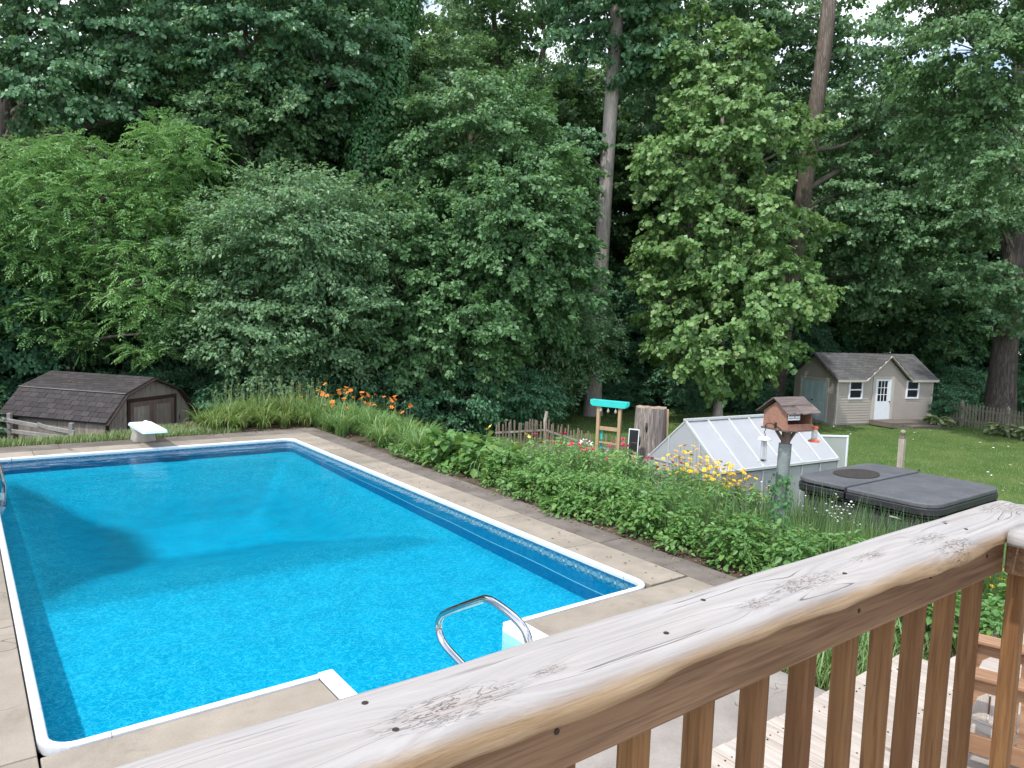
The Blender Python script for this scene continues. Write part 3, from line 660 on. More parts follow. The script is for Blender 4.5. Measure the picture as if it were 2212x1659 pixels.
db = empty('diving_board', uv(2.74, 11.75), POOL_ANG, 'short white diving board with pale blue rim on a moulded base', 'diving board')
bs = MB(); n = 28; lay = [(0.0, 0.22, 0.27), (0.03, 0.235, 0.285), (0.16, 0.20, 0.27), (0.26, 0.225, 0.34), (0.30, 0.235, 0.36)]
for z, rx, ry in lay:
    for j in range(n):
        a = 2 * PI * j / n; sq = 1 / max(abs(math.cos(a)), abs(math.sin(a))) ** 0.75; w = 1 - 0.085 * (1 + math.cos(6 * a)) * (1 - z / 0.34)
        bs.v.append((rx * math.cos(a) * sq * w, ry * math.sin(a) * sq * w + 0.02, z))
for i in range(len(lay) - 1):
    for j in range(n): bs.f.append((i * n + j, i * n + (j + 1) % n, (i + 1) * n + (j + 1) % n, (i + 1) * n + j))
bs.f.append(tuple((len(lay) - 1) * n + j for j in range(n)))
bs.build('base', MAT['base_pl'], db, smooth=True)
def rrect(x0, x1, y0, y1, r, n=4): return arc(x1 - r, y0 + r, r, -90, 0, n) + arc(x1 - r, y1 - r, r, 0, 90, n) + arc(x0 + r, y1 - r, r, 90, 180, n) + arc(x0 + r, y0 + r, r, 180, 270, n)
tl = Matrix.Rotation(R(-1.2), 4, 'X')
def tapered(lo, z0, hi, z1):
    m_ = MB(); k = len(lo); m_.add([(x, y, z0) for x, y in lo] + [(x, y, z1) for x, y in hi], [tuple(reversed(range(k))), tuple(range(k, 2 * k))] + [(i, (i + 1) % k, k + (i + 1) % k, k + i) for i in range(k)], tl); return m_
tapered(rrect(-0.24, 0.24, -1.22, 0.38, 0.05), 0.305, rrect(-0.225, 0.225, -1.20, 0.365, 0.05), 0.362).build('rim', MAT['board_rim'], db, bevel=0.006)
tapered(rrect(-0.205, 0.205, -1.18, 0.345, 0.04), 0.36, rrect(-0.20, 0.20, -1.175, 0.34, 0.04), 0.368).build('tread', MAT['board_top'], db)
MB().lathe([(0.045, 0.36), (0.045, 0.385), (0.02, 0.395)], 12, (0.1, 0.28, 0)).build('bolt_cap', MAT['vinyl_white'], db)

# ------------------------------------------------------------------ gambrel barn shed behind the pool
LD = Vector((-0.965, 0.262, 0)); bz = -1.25
barn = empty('barn_shed', (-10.3, 18.5, bz), math.atan2(-LD.y, -LD.x), 'weathered gambrel barn shed with brown black shingle roof behind the diving board', 'shed')
# local: x runs from the left end (-L) to the door gable (0), y goes away from the camera, z up
BL, BW = 3.25, 3.1; ez, kz, rz_ = 1.22, 1.80, 2.16; ky = 0.55
def gam(y):
    y = min(y, BW - y)
    return ez + (kz - ez) * max(0, y) / ky if y < ky else kz + (rz_ - kz) * (y - ky) / (BW / 2 - ky)
sec = [(0, 0), (BW, 0), (BW, ez), (BW - ky, kz), (BW / 2, rz_), (ky, kz), (0, ez)]
MX = Matrix(((0, 0, 1, 0), (1, 0, 0, 0), (0, 1, 0, 0), (0, 0, 0, 1)))     # (y, z, x) -> (x, y, z)
MB().prism(sec, -BL, -0.02, MX).build('wall', MAT['t111'], barn)
nb_ = 15
for i in range(nb_):                                                     # long wall boards
    a = -BL + BL * i / nb_; b = -BL + BL * (i + 1) / nb_
    if a < -BL + 0.42: MB().box(a + .004, b - .004, -0.012, 0, 0.02, ez - 0.02).build('wall_board', MAT['trim_dark'], barn); continue
    MB().box(a + .004, b - .004, -0.016 - 0.003 * (i % 2), 0, 0.02, ez - 0.01).build('wall_board', MAT['t111'], barn)
for i in range(16):                                                      # gable boards
    a = BW * i / 16 + .004; b = BW * (i + 1) / 16 - .004
    MB().prism([(a, 0.02), (b, 0.02), (b, gam(b) - .01), (a, gam(a) - .01)], -0.02, 0.0 + 0.003 * (i % 2), MX).build('wall_board', MAT['t111'], barn)
MB().box(0.001, 0.022, 0, 0.09, 0.0, ez).build('corner_trim', MAT['trim_dark'], barn)
dy0, dy1, dzt = 0.78, 2.42, 1.56
for a, b, c_, d_ in ((dy0 - .09, dy0, 0.05, dzt + .09), (dy1, dy1 + .09, 0.05, dzt + .09), (dy0, dy1, dzt, dzt + .09)):
    MB().box(0.004, 0.05, a, b, c_, d_).build('door_frame', MAT['trim_dark'], barn, bevel=0.004)
for a, b in ((dy0 + .005, (dy0 + dy1) / 2 - .004), ((dy0 + dy1) / 2 + .004, dy1 - .005)):
    d_ = MB().box(0.004, 0.024, a, b, 0.06, dzt - .006).build('door', MAT['t111'], barn)
    fm_ = MB(); w_ = 0.12
    fm_.box(0.025, 0.042, a, a + w_, 0.06, dzt - .008); fm_.box(0.025, 0.042, b - w_, b, 0.06, dzt - .008); fm_.box(0.025, 0.042, a + w_, b - w_, dzt - .008 - w_, dzt - .008)
    fm_.build('door_trim', MAT['post_dark'], d_)
    MB().box(0.025, 0.034, a + w_ + .003, b - w_ - .003, 0.2, dzt - w_ - .012).build('door_panel', MAT['t111'], d_)
def roof_plane(y0, z0, y1, z1, x0, x1, nrow, ncol, parent, mat, mesh_cache, lift=0.0, jit=0.004, keep=None, seed=1):
    """rows of shingle tabs from the low edge (y0,z0) up to (y1,z1)"""
    r = random.Random(seed); Ls = math.hypot(y1 - y0, z1 - z0); th = math.atan2(z1 - z0, y1 - y0)
    ex = Ls / nrow; wd = (x1 - x0) / ncol
    key = (round(ex, 3), round(wd, 3), mat)
    if key not in mesh_cache:
        me = MB().box(-wd / 2 + .006, wd / 2 - .006, -0.01, ex * 1.12, 0.0, 0.012).mesh('shingle'); me.materials.append(MAT[mat]); mesh_cache[key] = me
    for i in range(nrow):
        off = (i % 2) * 0.5
        for j in range(ncol + (1 if off else 0)):
            cx = x0 + wd * (j + 0.5 - off); sx_ = 1.0
            if cx - wd / 2 < x0 - 1e-4: cx = x0 + wd / 4; sx_ = 0.5
            if cx + wd / 2 > x1 + 1e-4: cx = x1 - wd / 4; sx_ = 0.5
            t = (i + 0.0) / nrow; y = y0 + (y1 - y0) * t; z = z0 + (z1 - z0) * t + lift
            if keep and not keep(cx, y, z): continue
            o = link('shingle', mesh_cache[key], None, parent, (cx, y + r.uniform(-jit, jit), z + 0.004 + r.uniform(0, 0.003)), (th - 0.055, 0, r.uniform(-.006, .006)))
            o.scale = (sx_, 1, 1)
roof = MB()
rs_ = [(-0.10, ez - 0.10), (ky, kz + .012), (BW / 2, rz_ + .012), (BW - ky, kz + .012), (BW + .10, ez - .10)]
roof.prism(rs_ + [(y, z - 0.035) for y, z in reversed(rs_)], -BL - 0.12, 0.14, MX).build('roof', MAT['shingle'], barn)
SC = {}
roof_plane(-0.12, ez - .09, ky, kz + .014, -BL - .13, 0.13, 6, 13, barn, 'shingle', SC, seed=2)
roof_plane(ky - .02, kz + .016, BW / 2, rz_ + .014, -BL - .13, 0.13, 8, 13, barn, 'shingle', SC, seed=3)
MB().box(-BL - .13, 0.13, ky - .05, ky + .005, kz + .018, kz + .034).build('break_flashing', MAT['rail_grey'], barn)
for y0, z0, y1, z1 in ((-0.11, ez - .12, ky, kz), (ky, kz, BW / 2, rz_), (BW / 2, rz_, BW - ky, kz), (BW - ky, kz, BW + .11, ez - .12)):
    MB().bar((0.15, y0, z0 - .03), (0.15, y1, z1 - .03), 0.022, 0.09, (1, 0, 0)).build('rake_trim', MAT['trim_dark'], barn)
twl = MB()
for k in range(7):
    a = rs.uniform(0, 6.3); twl.bar((-2.1 + .1 * math.cos(a), 0.98 + .05 * math.sin(a), kz + .17), (-2.1 - .12 * math.cos(a), 0.98 - .06 * math.sin(a), kz + .20), 0.05, 0.006)
tag(twl.build('dry_leaves', MAT['litter']), 'small clump of dry leaves lying on the barn shed roof', 'leaves'); bpy.data.objects['dry_leaves'].matrix_world = barn.matrix_basis.copy()
# split rail fence in front of the barn
rf = empty('split_rail_fence', (-10.7, 17.75, -1.0), 0, 'grey split rail fence leaning beside the barn shed long wall', 'fence')
for z0, z1, dy in ((0.72, 0.86, 0.0), (0.55, 0.52, 0.05)): MB().bar((0.05, dy, z0), (-3.6, 1.5 + dy, z1), 0.05, 0.11).build('rail', MAT['rail_grey'], rf, bevel=0.01)
MB().bar((-0.05, 0.05, -0.3), (-0.05, 0.05, 0.95), 0.1, 0.1, (1, 0, 0)).build('post', MAT['rail_grey'], rf, bevel=0.01)
MB().bar((-2.2, 0.97, -0.3), (-2.2, 0.97, 1.0), 0.1, 0.1, (1, 0, 0)).build('post', MAT['rail_grey'], rf, bevel=0.01)
MB().bar((0.0, 0.1, 0.6), (-1.15, 0.45, 0.82), 0.04, 0.1).build('rail', MAT['rail_grey'], rf, bevel=0.01)

# ------------------------------------------------------------------ playhouse shed on the lawn
HX = Vector((0.9235, 0.3836, 0)); hz = -1.15
house = empty('garden_shed', (13.89, 31.25, hz), math.atan2(HX.y, HX.x), 'taupe sided garden shed with grey gabled roof and white door across the lawn', 'shed')
HW, HD, HE, HR = 5.75, 2.5, 2.03, 2.98
slope = (HR - HE) / (HD / 2)
hs = [(0, 0), (HD, 0), (HD, HE), (HD / 2, HR - .02), (0, HE)]
MB().prism(hs, 0, HW, MX).build('wall', MAT['siding'], house)
gx, ghw = 2.80, 1.25
MB().prism([(gx - ghw, HE - .02), (gx + ghw, HE - .02), (gx, HR - .02)], 0.0, HD / 2, Matrix(((1, 0, 0, 0), (0, 0, 1, 0), (0, 1, 0, 0), (0, 0, 0, 1)))).build('gable', MAT['siding'], house)
def lap(x0, x1, z, h, axis='front'):
    if x1 - x0 < 0.03: return
    pr = [(0.0, z), (-0.021, z), (-0.003, z + h * 0.99), (0.0, z + h * 0.99)]
    if axis == 'front': MB().prism(pr, x0, x1, MX).build('siding_board', MAT['siding'], house)
    else:
        m_ = MB(); m_.add([(x, y, zz) for y in (x0, x1) for x, zz in pr], [(0, 1, 2, 3), (7, 6, 5, 4)] + [(i, i + 4, (i + 1) % 4 + 4, (i + 1) % 4) for i in range(4)]); m_.build('siding_board', MAT['siding'], house)
opens = [(0.62, 1.42, 1.10, 1.93), (2.02, 3.30, 0.0, 2.10), (4.05, 4.85, 1.10, 1.93)]
eh = 0.114; z = 0.06
while z < HR - 0.12:
    if z < HE - 0.05: segs = [(0.06, HW - 0.06)]
    else:
        hwid = ghw * (HR - z - eh * .6) / (HR - HE) - 0.02; segs = [(gx - hwid, gx + hwid)] if hwid > 0.05 else []
    for ox0, ox1, oz0, oz1 in opens:
        if z + eh > oz0 + .02 and z < oz1 - .02:
            ns_ = []
            for a, b in segs:
                if b <= ox0 or a >= ox1: ns_.append((a, b))
                else: ns_ += [(a, max(a, ox0)), (min(b, ox1), b)]
            segs = ns_
    for a, b in segs: lap(a, b, z, eh)
    if z < HE - .05: ys = [(0.06, HD - .02)]
    else:
        t = (HR - z - eh * .7) / (HR - HE) * HD / 2 - .01; ys = [(HD / 2 - t, HD / 2 + t)] if t > .05 else []
    if z < 1.93:
        ys = [(0.06, 0.46), (2.12, HD - .02)]
    for a, b in ys: lap(a, b, z, eh, 'left')
    z += eh
for a, b, c_, d_ in ((-0.026, 0.058, -0.026, 0.056), (HW - .058, HW + .026, -0.026, 0.056)): MB().box(a, b, c_, d_, 0.04, HE).build('corner_trim', MAT['trim_taupe'], house, bevel=0.004)
MB().box(-0.05, HW, 0.03, HD - .03, -0.06, 0.05).build('plinth', MAT['lime_stone'], house)
mgls = NT('window glass'); MAT['glass_dark'] = mgls.done(mgls.bsdf((0.018, 0.016, 0.028), 0.12, 0, 0.5))
def window(x0, x1, z0, z1):
    w = MB(); f = 0.075
    w.box(x0, x0 + f, -0.06, 0.0, z0, z1); w.box(x1 - f, x1, -0.06, 0.0, z0, z1); w.box(x0 + f, x1 - f, -0.05, 0, z1 - f, z1); w.box(x0 + f, x1 - f, -0.05, 0, z0, z0 + f)
    wo_ = w.build('window', MAT['white'], house, bevel=0.004)
    zm = (z0 + z1) / 2
    MB().box(x0 + f, x1 - f, -0.043, -0.004, zm - .025, zm + .03).build('sash', MAT['white'], wo_)
    for a, b in ((z0 + f, zm - .026), (zm + .031, z1 - f)): MB().box(x0 + f + .001, x1 - f - .001, -0.026, -0.014, a, b).build('pane', MAT['glass_dark'], wo_)
for a, b, c_, d_ in (opens[0], opens[2]): window(a + .0, b - .0, c_, d_)
fd = MB(); fd.box(2.02, 2.19, -0.045, 0, 0.02, 2.1); fd.box(3.13, 3.30, -0.045, 0, 0.02, 2.1); fd.box(2.19, 3.13, -0.045, 0, 1.99, 2.1)
fd.build('door_frame', MAT['trim_taupe'], house, bevel=0.005)
dr = MB(); dx0, dx1, dt = 2.20, 3.12, 1.98
dr.box(dx0, dx0 + .13, -0.035, -.002, 0.1, dt); dr.box(dx1 - .22, dx1, -0.035, -.002, 0.1, dt); dr.box(dx0 + .13, dx1 - .22, -0.035, -.002, 1.90, dt); dr.box(dx0 + .13, dx1 - .22, -0.035, -.002, 0.1, 1.0)
dro = dr.build('door', MAT['white'], house)
for i in range(3):
    for j in range(3):
        a = dx0 + .13 + (dx1 - dx0 - .35) * i / 3; b = a + (dx1 - dx0 - .35) / 3; c_ = 1.0 + .9 * j / 3
        MB().box(a + .012, b - .012, -0.022, -.006, c_ + .012, c_ + .288).build('pane', MAT['glass_dark'], dro)
mu = MB()
for i in (1, 2): mu.box(dx0 + .13 + (dx1 - dx0 - .35) * i / 3 - .013, dx0 + .13 + (dx1 - dx0 - .35) * i / 3 + .013, -0.036, -.004, 1.0, 1.9)
for j in (1, 2): mu.box(dx0 + .13, dx1 - .22, -0.033, -.005, 1.0 + .3 * j - .013, 1.0 + .3 * j + .013)
mu.build('muntin', MAT['white'], dro)
MB().lathe([(0.0, -.03), (0.03, -.02), (0.035, 0), (0.03, .02), (0, .03)], 10, (dx1 - .07, -0.065, 0.98)).build('handle', MAT['iron'], dro)
# double doors on the left wall
df = MB(); df.box(-0.05, 0, 0.46, 0.58, 0.02, 1.96); df.box(-0.05, 0, 2.0, 2.12, 0.02, 1.96); df.box(-0.05, 0, 0.58, 2.0, 1.85, 1.96)
df.build('door_frame', MAT['trim_taupe'], house, bevel=0.005)
for a, b in ((0.585, 1.287), (1.293, 1.995)):
    d_ = MB().box(-0.03, -.002, a, b, 0.08, 1.845).build('door', MAT['door_pale'], house)
    for c_, e_ in ((0.2, 0.85), (0.95, 1.72)):
        for s_ in (0, 1):
            y0 = a + .09 + s_ * .28; MB().box(-0.043, -.031, y0, y0 + .22, c_, e_).build('door_panel', MAT['door_pale'], d_, bevel=0.008)
MB().lathe([(0, -.03), (0.03, -.02), (0.03, .02), (0, .03)], 10, (-0.06, 1.33, 0.95)).build('handle', MAT['iron'], house)
# roofs
oh = 0.16; th_ = 0.05
rr_ = [(-oh, HE - oh * slope), (HD / 2, HR), (HD + oh, HE - oh * slope)]
for xa, xb, ys_ in ((-oh, gx - ghw - .1, -oh), (gx - ghw - .1, gx + ghw + .1, 0.04), (gx + ghw + .1, HW + oh, -oh)):
    q_ = [(ys_, HE + ys_ * slope)] + rr_[1:]
    MB().prism(q_ + [(y, z + th_) for y, z in reversed(q_)], xa, xb, MX).build('roof', MAT['shingle_grey'], house)
MY = Matrix(((1, 0, 0, 0), (0, 0, 1, 0), (0, 1, 0, 0), (0, 0, 0, 1)))
gr_ = [(gx - ghw - .13, HE - .13 * slope), (gx, HR + .02), (gx + ghw + .13, HE - .13 * slope)]
MB().prism(gr_ + [(x, z + th_) for x, z in reversed(gr_)], -0.2, HD / 2, MY).build('gable_roof', MAT['shingle_grey'], house)
gsl = (HR + .02 - HE) / ghw
def dorm_z(x): return HR + .02 - abs(x - gx) * gsl
roof_plane(-oh - .01, HE - oh * slope + th_, HD / 2, HR + th_, -oh - .01, HW + oh + .01, 11, 19, house, 'shingle_grey', SC, keep=lambda x, y, z: dorm_z(x) < z - 0.02 - th_ + .06, seed=5)
for sgn in (-1, 1):                                                       # the two small slopes of the gable
    sl_ = ghw + .13; Ls = math.hypot(sl_, sl_ * gsl); nrow = 9; ex = Ls / nrow
    me = MB().box(-0.145, 0.145, -0.01, ex * 1.1, 0, 0.012).mesh('shingle'); me.materials.append(MAT['shingle_grey'])
    for i in range(nrow):
        x = gx + sgn * sl_ * (1 - i / nrow); zz = HE - .13 * slope + (HR + .02 - HE + .13 * slope) * i / nrow
        ymax = (dorm_z(x) - HE) / slope; y = -0.2 + 0.15 - (i % 2) * .07
        while y < ymax + .12:
            o = link('shingle', me, None, house, (x, y, zz + th_ + .006)); ang = math.atan(gsl)
            Mr = Matrix.Rotation(R(90) if sgn > 0 else R(-90), 3, 'Z') @ Matrix.Rotation(ang - .05, 3, 'X')
            o.rotation_euler = Mr.to_euler(); y += 0.3
    MB().bar((gx + sgn * (ghw + .15), -0.215, HE - .15 * slope - .01), (gx, -0.215, HR + .015), 0.03, 0.10, (0, 1, 0)).build('rake_trim', MAT['trim_taupe'], house)
MB().box(-oh, gx - ghw - .14, -oh - .035, -oh - .003, HE - oh * slope - .05, HE - oh * slope + .05).build('fascia', MAT['trim_taupe'], house)
MB().box(gx + ghw + .14, HW + oh, -oh - .035, -oh - .003, HE - oh * slope - .05, HE - oh * slope + .05).build('fascia', MAT['trim_taupe'], house)
for sgn, y0, y1 in ((0, -oh, HD / 2), (1, HD + oh, HD / 2)):
    MB().bar((-oh - .02, y0, HE - oh * slope), (-oh - .02, HD / 2, HR), 0.03, 0.11, (1, 0, 0)).build('rake_trim', MAT['trim_dark'], house)
    MB().bar((HW + oh + .02, y0, HE - oh * slope), (HW + oh + .02, HD / 2, HR), 0.03, 0.11, (1, 0, 0)).build('rake_trim', MAT['trim_taupe'], house)
stp = empty('wooden_step', house.location + HX * 2.9, house.rotation_euler[2], 'two level low wooden step before the white shed door', 'step')
for i in range(8): MB().box(-0.95, 1.6, -0.14 * (i + 1) + .004, -0.14 * i - .004, 0.17, 0.205).build('board', MAT['step_wood'], stp, loc=(0, -0.04, 0))
MB().box(-0.95, 1.6, -1.16, -0.06, 0.0, 0.165).build('riser', MAT['step_wood'], stp)
for i in range(3): MB().box(-0.25, 2.3, -1.20 - 0.15 * (i + 1) + .004, -1.20 - 0.15 * i - .004, 0.075, 0.11).build('board', MAT['step_wood'], stp)
MB().box(-0.25, 2.3, -1.64, -1.20, -0.02, 0.07).build('riser', MAT['step_wood'], stp)
sd = empty('small_step', house.location + HX * (-0.25) + Vector((-HX.y, HX.x, 0)) * 1.3, house.rotation_euler[2], 'dark wooden step below the pale blue double doors', 'step')
for i in range(3): MB().box(-0.42 + .14 * i, -0.29 + .14 * i, -0.7, 0.7, 0.10, 0.14).build('board', MAT['step_wood'], sd)
MB().box(-0.40, 0.10, -0.66, 0.66, 0.0, 0.098).build('frame', MAT['step_wood'], sd)

# ------------------------------------------------------------------ fences
def gothic(w, h, t):
    o_ = [(-w / 2, 0), (w / 2, 0), (w / 2, h - .16), (w / 2 * .55, h - .12), (w / 2 * .95, h - .08), (w / 2 * .5, h - .03), (0, h), (-w / 2 * .5, h - .03), (-w / 2 * .95, h - .08), (-w / 2 * .55, h - .12), (-w / 2, h - .16)]
    return MB().prism(o_, -t / 2, t / 2, MY)
pa, pb = Vector((19.75, 33.1, hz)), Vector((21.6, 26.0, hz))
dvec = (pb - pa); FL = dvec.length; dvec.normalize()
pf = empty('picket_fence', pa, math.atan2(dvec.y, dvec.x), 'weathered grey picket fence with pointed tops beside the garden shed', 'fence')
pk = gothic(0.085, 1.0, 0.02).mesh('picket'); pk.materials.append(MAT['fence_grey'])
npk = int(FL / 0.165)
for i in range(npk): link('picket', pk, None, pf, (0.08 + i * 0.165, -0.03, 0.05 + rs.uniform(-.012, .012)), (rs.uniform(-.02, .02), rs.uniform(-.012, .012), 0))
for z in (0.30, 0.82): MB().box(0, FL, -0.02, 0.02, z - .04, z + .04).build('rail', MAT['fence_grey'], pf)
pst = MB(); pst.box(-.05, .05, -.05, .05, 0, 1.05); pst.add([(-.06, -.06, 1.05), (.06, -.06, 1.05), (.06, .06, 1.05), (-.06, .06, 1.05), (0, 0, 1.2)], [(0, 1, 4), (1, 2, 4), (2, 3, 4), (3, 0, 4), (3, 2, 1, 0)])
pstm = pst.mesh('post'); pstm.materials.append(MAT['fence_grey'])
for i in range(4): link('post', pstm, None, pf, (0.75 + i * 2.25, 0.03, 0))
# rustic garden fence: two runs meeting at a pale corner post
ga, gc_, gb = at(1181, 945, 24.6), at(1640 * .72, 955, 22.9), at(1290, 1000, 19.6)
cpost = at(1642 * .72005, 1000, 21.2); cpost.z = gz(cpost.x, cpost.y)
def rustic(name, a, b, n, h, label, railmat, seed, lean=0.05):
    r = random.Random(seed); a = Vector((a[0], a[1], gz(a[0], a[1]))); b = Vector((b[0], b[1], gz(b[0], b[1])))
    d = b - a; L = d.length
    e = empty(name, a, math.atan2(d.y, d.x), label, 'fence', None)
    for i in range(n):
        hh_ = h * r.uniform(0.92, 1.06)
        MB().box(-0.022, 0.022, -0.009, 0.009, 0, hh_).build('picket', MAT['picket'], e, (L * (i + .5) / n, -0.02, d.z * (i + .5) / n), (r.uniform(-lean, lean), r.uniform(-lean, lean), 0))
    for z in ((0.22, 0.72) if h > .8 else (0.5,)): MB().bar((0, 0.0, z), (L, 0.0, z + d.z), 0.03, 0.05).build('rail', railmat, e)
    return e
FA, FB, FC, FD = (-.43, 21.2), (1.05, 22.0), (2.24, 19.4), (3.2, 19.3)
rustic('garden_fence', FA, FB, 17, 1.02, 'left run of rustic brown picket fence with a white rail', MAT['pale_wood'], 31)
rustic('garden_fence', FB, FC, 17, 1.02, 'brown picket fence run sloping from the pale crooked post to the turquoise arbor', MAT['rail_grey'], 32)
rustic('garden_fence', FC, FD, 8, 1.0, 'brown picket run behind the turquoise arbor posts', MAT['picket'], 33)
rustic('garden_fence', (2.5, 17.9), (3.35, 17.2), 10, 0.85, 'short run of brown pickets between the arbor and the tall stump', MAT['picket'], 34)
cp = MB().tube([(0, 0, -.1), (0.02, 0, .5), (-.01, .01, 1.0), (0.03, 0, 1.28)], [.07, .06, .055, .045], 8).build('corner_post', MAT['pale_wood'], None, (FB[0], FB[1], gz(*FB)))
tag(cp, 'pale crooked corner post between two runs of brown pickets', 'post')
fo = empty('finial_post', (11.1, 20.6, gz(11.1, 20.6)), POOL_ANG, 'lone wooden post with ball finial on the lawn behind the hot tub', 'post')
MB().box(-.075, .075, -.075, .075, 0, 1.02).build('shaft', MAT['pale_wood'], fo, bevel=0.01)
MB().add([(-.075, -.075, 1.021), (.075, -.075, 1.021), (.075, .075, 1.021), (-.075, .075, 1.021), (-.045, -.045, 1.1), (.045, -.045, 1.1), (.045, .045, 1.1), (-.045, .045, 1.1)], [(0, 1, 5, 4), (1, 2, 6, 5), (2, 3, 7, 6), (3, 0, 4, 7), (4, 5, 6, 7)]).build('neck', MAT['post_dark'], fo)
MB().lathe([(0.03, 1.1), (0.05, 1.115), (0.03, 1.13), (0.06, 1.15), (0.08, 1.19), (0.075, 1.23), (0.05, 1.26), (0.0, 1.272)], 14).build('finial', MAT['fence_grey'], fo, smooth=True)

# ------------------------------------------------------------------ arbor, stump, solar panel
ab = at(1311, 1000, 18.2); ab.z = gz(ab.x, ab.y)
arb = empty('garden_arbor', ab, R(-32), 'narrow new lumber arbor with turquoise double beam', 'arbor')
AW = 0.29; AH = 1.3 - ab.z - 0.42
for sx_ in (-1, 1): MB().box(sx_ * AW - .04, sx_ * AW + .04, -.04, .04, 0, AH).build('post', MAT['new_wood'], arb, bevel=0.005)
for y in (-0.068, 0.068): MB().prism([(-.50, AH - .05), (-.44, AH - .11), (.44, AH - .11), (.50, AH - .05), (.50, AH + .05), (-.50, AH + .05)], y - .02, y + .02, MY).build('beam', MAT['turq'], arb, bevel=0.004)
for z, h in ((AH - 0.66, .09), (AH - 1.02, .035)): MB().box(-AW + .046, AW - .046, -.02, .02, z - h / 2, z + h / 2).build('rail', MAT['new_wood'], arb)
MB().box(-AW + .05, -AW + .11, .046, .06, AH - .95, AH - .70).build('board', MAT['turq'], arb); MB().box(-AW + .05, -AW + .11, .046, .06, 0.3, AH - 1.05).build('board', MAT['turq'], arb)
for i in range(3): tag(MB().lathe([(0.02, 0.0), (0.032, .03), (.03, .06), (.012, .085), (.004, .12)], 8).build('hanging_bulb', MAT['pale_wood'], None, arb.matrix_basis @ Vector((-.2 + .2 * i, -.068, AH - .25))), ('leftmost', 'middle', 'rightmost')[i] + ' of the three small pale bulbs hanging below the turquoise beam', 'light bulb', 'bulbs under the turquoise beam')
sb = at(1397, 1010, 17.3); sb.z = gz(sb.x, sb.y)
stump = empty('tree_stump', sb, 0, 'tall grey weathered tree stump beside the greenhouse', 'stump')
SH = 0.90 - sb.z; nn_ = 40; sm_ = MB(); rr3 = random.Random(8); ph = [rr3.uniform(0, 6.28) for _ in range(6)]
for i in range(13):
    t = i / 12; 
    for j in range(nn_):
        a = 2 * PI * j / nn_
        r_ = 0.40 * (1 - 0.10 * t + 0.22 * (1 - t) ** 3) * (1 + .03 * math.sin(3 * a + ph[0]) + .028 * math.sin(7 * a + ph[1] + t) + .02 * math.sin(13 * a + ph[2] - t * 2) + .012 * math.sin(19 * a + ph[3]))
        sm_.v.append((r_ * math.cos(a) + .03 * t, r_ * math.sin(a), SH * t + (0.012 * math.sin(a * 3 + ph[4]) + .006 * math.sin(9 * a) if i == 12 else 0)))
for i in range(12):
    for j in range(nn_): sm_.f.append((i * nn_ + j, i * nn_ + (j + 1) % nn_, (i + 1) * nn_ + (j + 1) % nn_, (i + 1) * nn_ + j))
sm_.build('trunk', MAT['stump'], stump, smooth=True)
tp = MB(); c0 = [sm_.v[12 * nn_ + j] for j in range(nn_)]; tp.v = [(x * .985 + .0, y * .985, z + .001) for x, y, z in c0] + [(x * .6, y * .6, SH - .02 + .02 * math.sin(j)) for j, (x, y, z) in enumerate(c0)] + [(0.03, 0, SH - .05)]
tp.f = [(j, (j + 1) % nn_, nn_ + (j + 1) % nn_, nn_ + j) for j in range(nn_)] + [(nn_ + j, nn_ + (j + 1) % nn_, 2 * nn_) for j in range(nn_)]
tp.build('cut_top', MAT['stump_top'], stump)
for a_, z_ in ((-1.9, 1.55), (-2.3, 1.2)): MB().tube([(.365 * math.cos(a_), .365 * math.sin(a_), z_), (.385 * math.cos(a_), .385 * math.sin(a_), z_ + .12), (.37 * math.cos(a_), .37 * math.sin(a_), z_ + .22)], [.02, .03, .012], 6).build('hole', MAT['blackpl'], stump)
tag(MB().bar((sb.x + .43, sb.y - .12, sb.z), (sb.x + .40, sb.y - .12, SH + sb.z - .02), .05, .03, (0, 1, 0)).build('garden_stake', MAT['new_wood']), 'thin pale wooden stake leaning on the right of the tall stump', 'stake')
sp_ = empty('solar_panel', at(1362, 1015, 16.75), R(-12), 'small black solar panel in a white frame leaning against the tall stump', 'solar panel')
sp_.location.z = gz(sp_.location.x, sp_.location.y) + .05; PH = 0.45 - sp_.location.z
tlm = Matrix.Rotation(R(1.5), 4, 'Y')
fr2 = MB(); fr2.box(-.12, -.10, -.015, .015, 0, PH, tlm); fr2.box(.10, .12, -.015, .015, 0, PH, tlm)
for z in (0.02, PH - .62, PH - .01): fr2.box(-.10, .10, -.015, .015, z - .012, z + .012, tlm)
fr2.build('frame', MAT['white'], sp_)
for a, b in ((PH - .60, PH - .325), (PH - .315, PH - .03), (0.04, PH - .64)): MB().box(-.098, .098, -.006, .006, a, b, tlm).build('cell', MAT['blackpl'], sp_)

# ------------------------------------------------------------------ greenhouse
mp = NT('twin wall panel'); pp = mp.obj(); sx = mp.sep(pp)
dn = mp.noise(mp.pos(), 1.6, 4, 0.6)
cp_ = mp.mix(mp.rmap(dn, 0.4, 0.7, 0, 0.35), (0.60, 0.61, 0.64), (0.43, 0.44, 0.47))
pb_ = mp.bsdf(cp_, 0.3, 0, 0.5); tl_ = mp.n('ShaderNodeBsdfTranslucent'); mp.put(tl_.inputs[0], (0.70, 0.72, 0.74)); tp_ = mp.n('ShaderNodeBsdfTransparent'); tp_.inputs[0].default_value = (0.9, 0.92, 0.92, 1)
m1 = mp.n('ShaderNodeMixShader'); m1.inputs[0].default_value = 0.38; mp.t.links.new(pb_, m1.inputs[1]); mp.t.links.new(tl_.outputs[0], m1.inputs[2])
m2 = mp.n('ShaderNodeMixShader'); m2.inputs[0].default_value = 0.20; mp.t.links.new(m1.outputs[0], m2.inputs[1]); mp.t.links.new(tp_.outputs[0], m2.inputs[2])
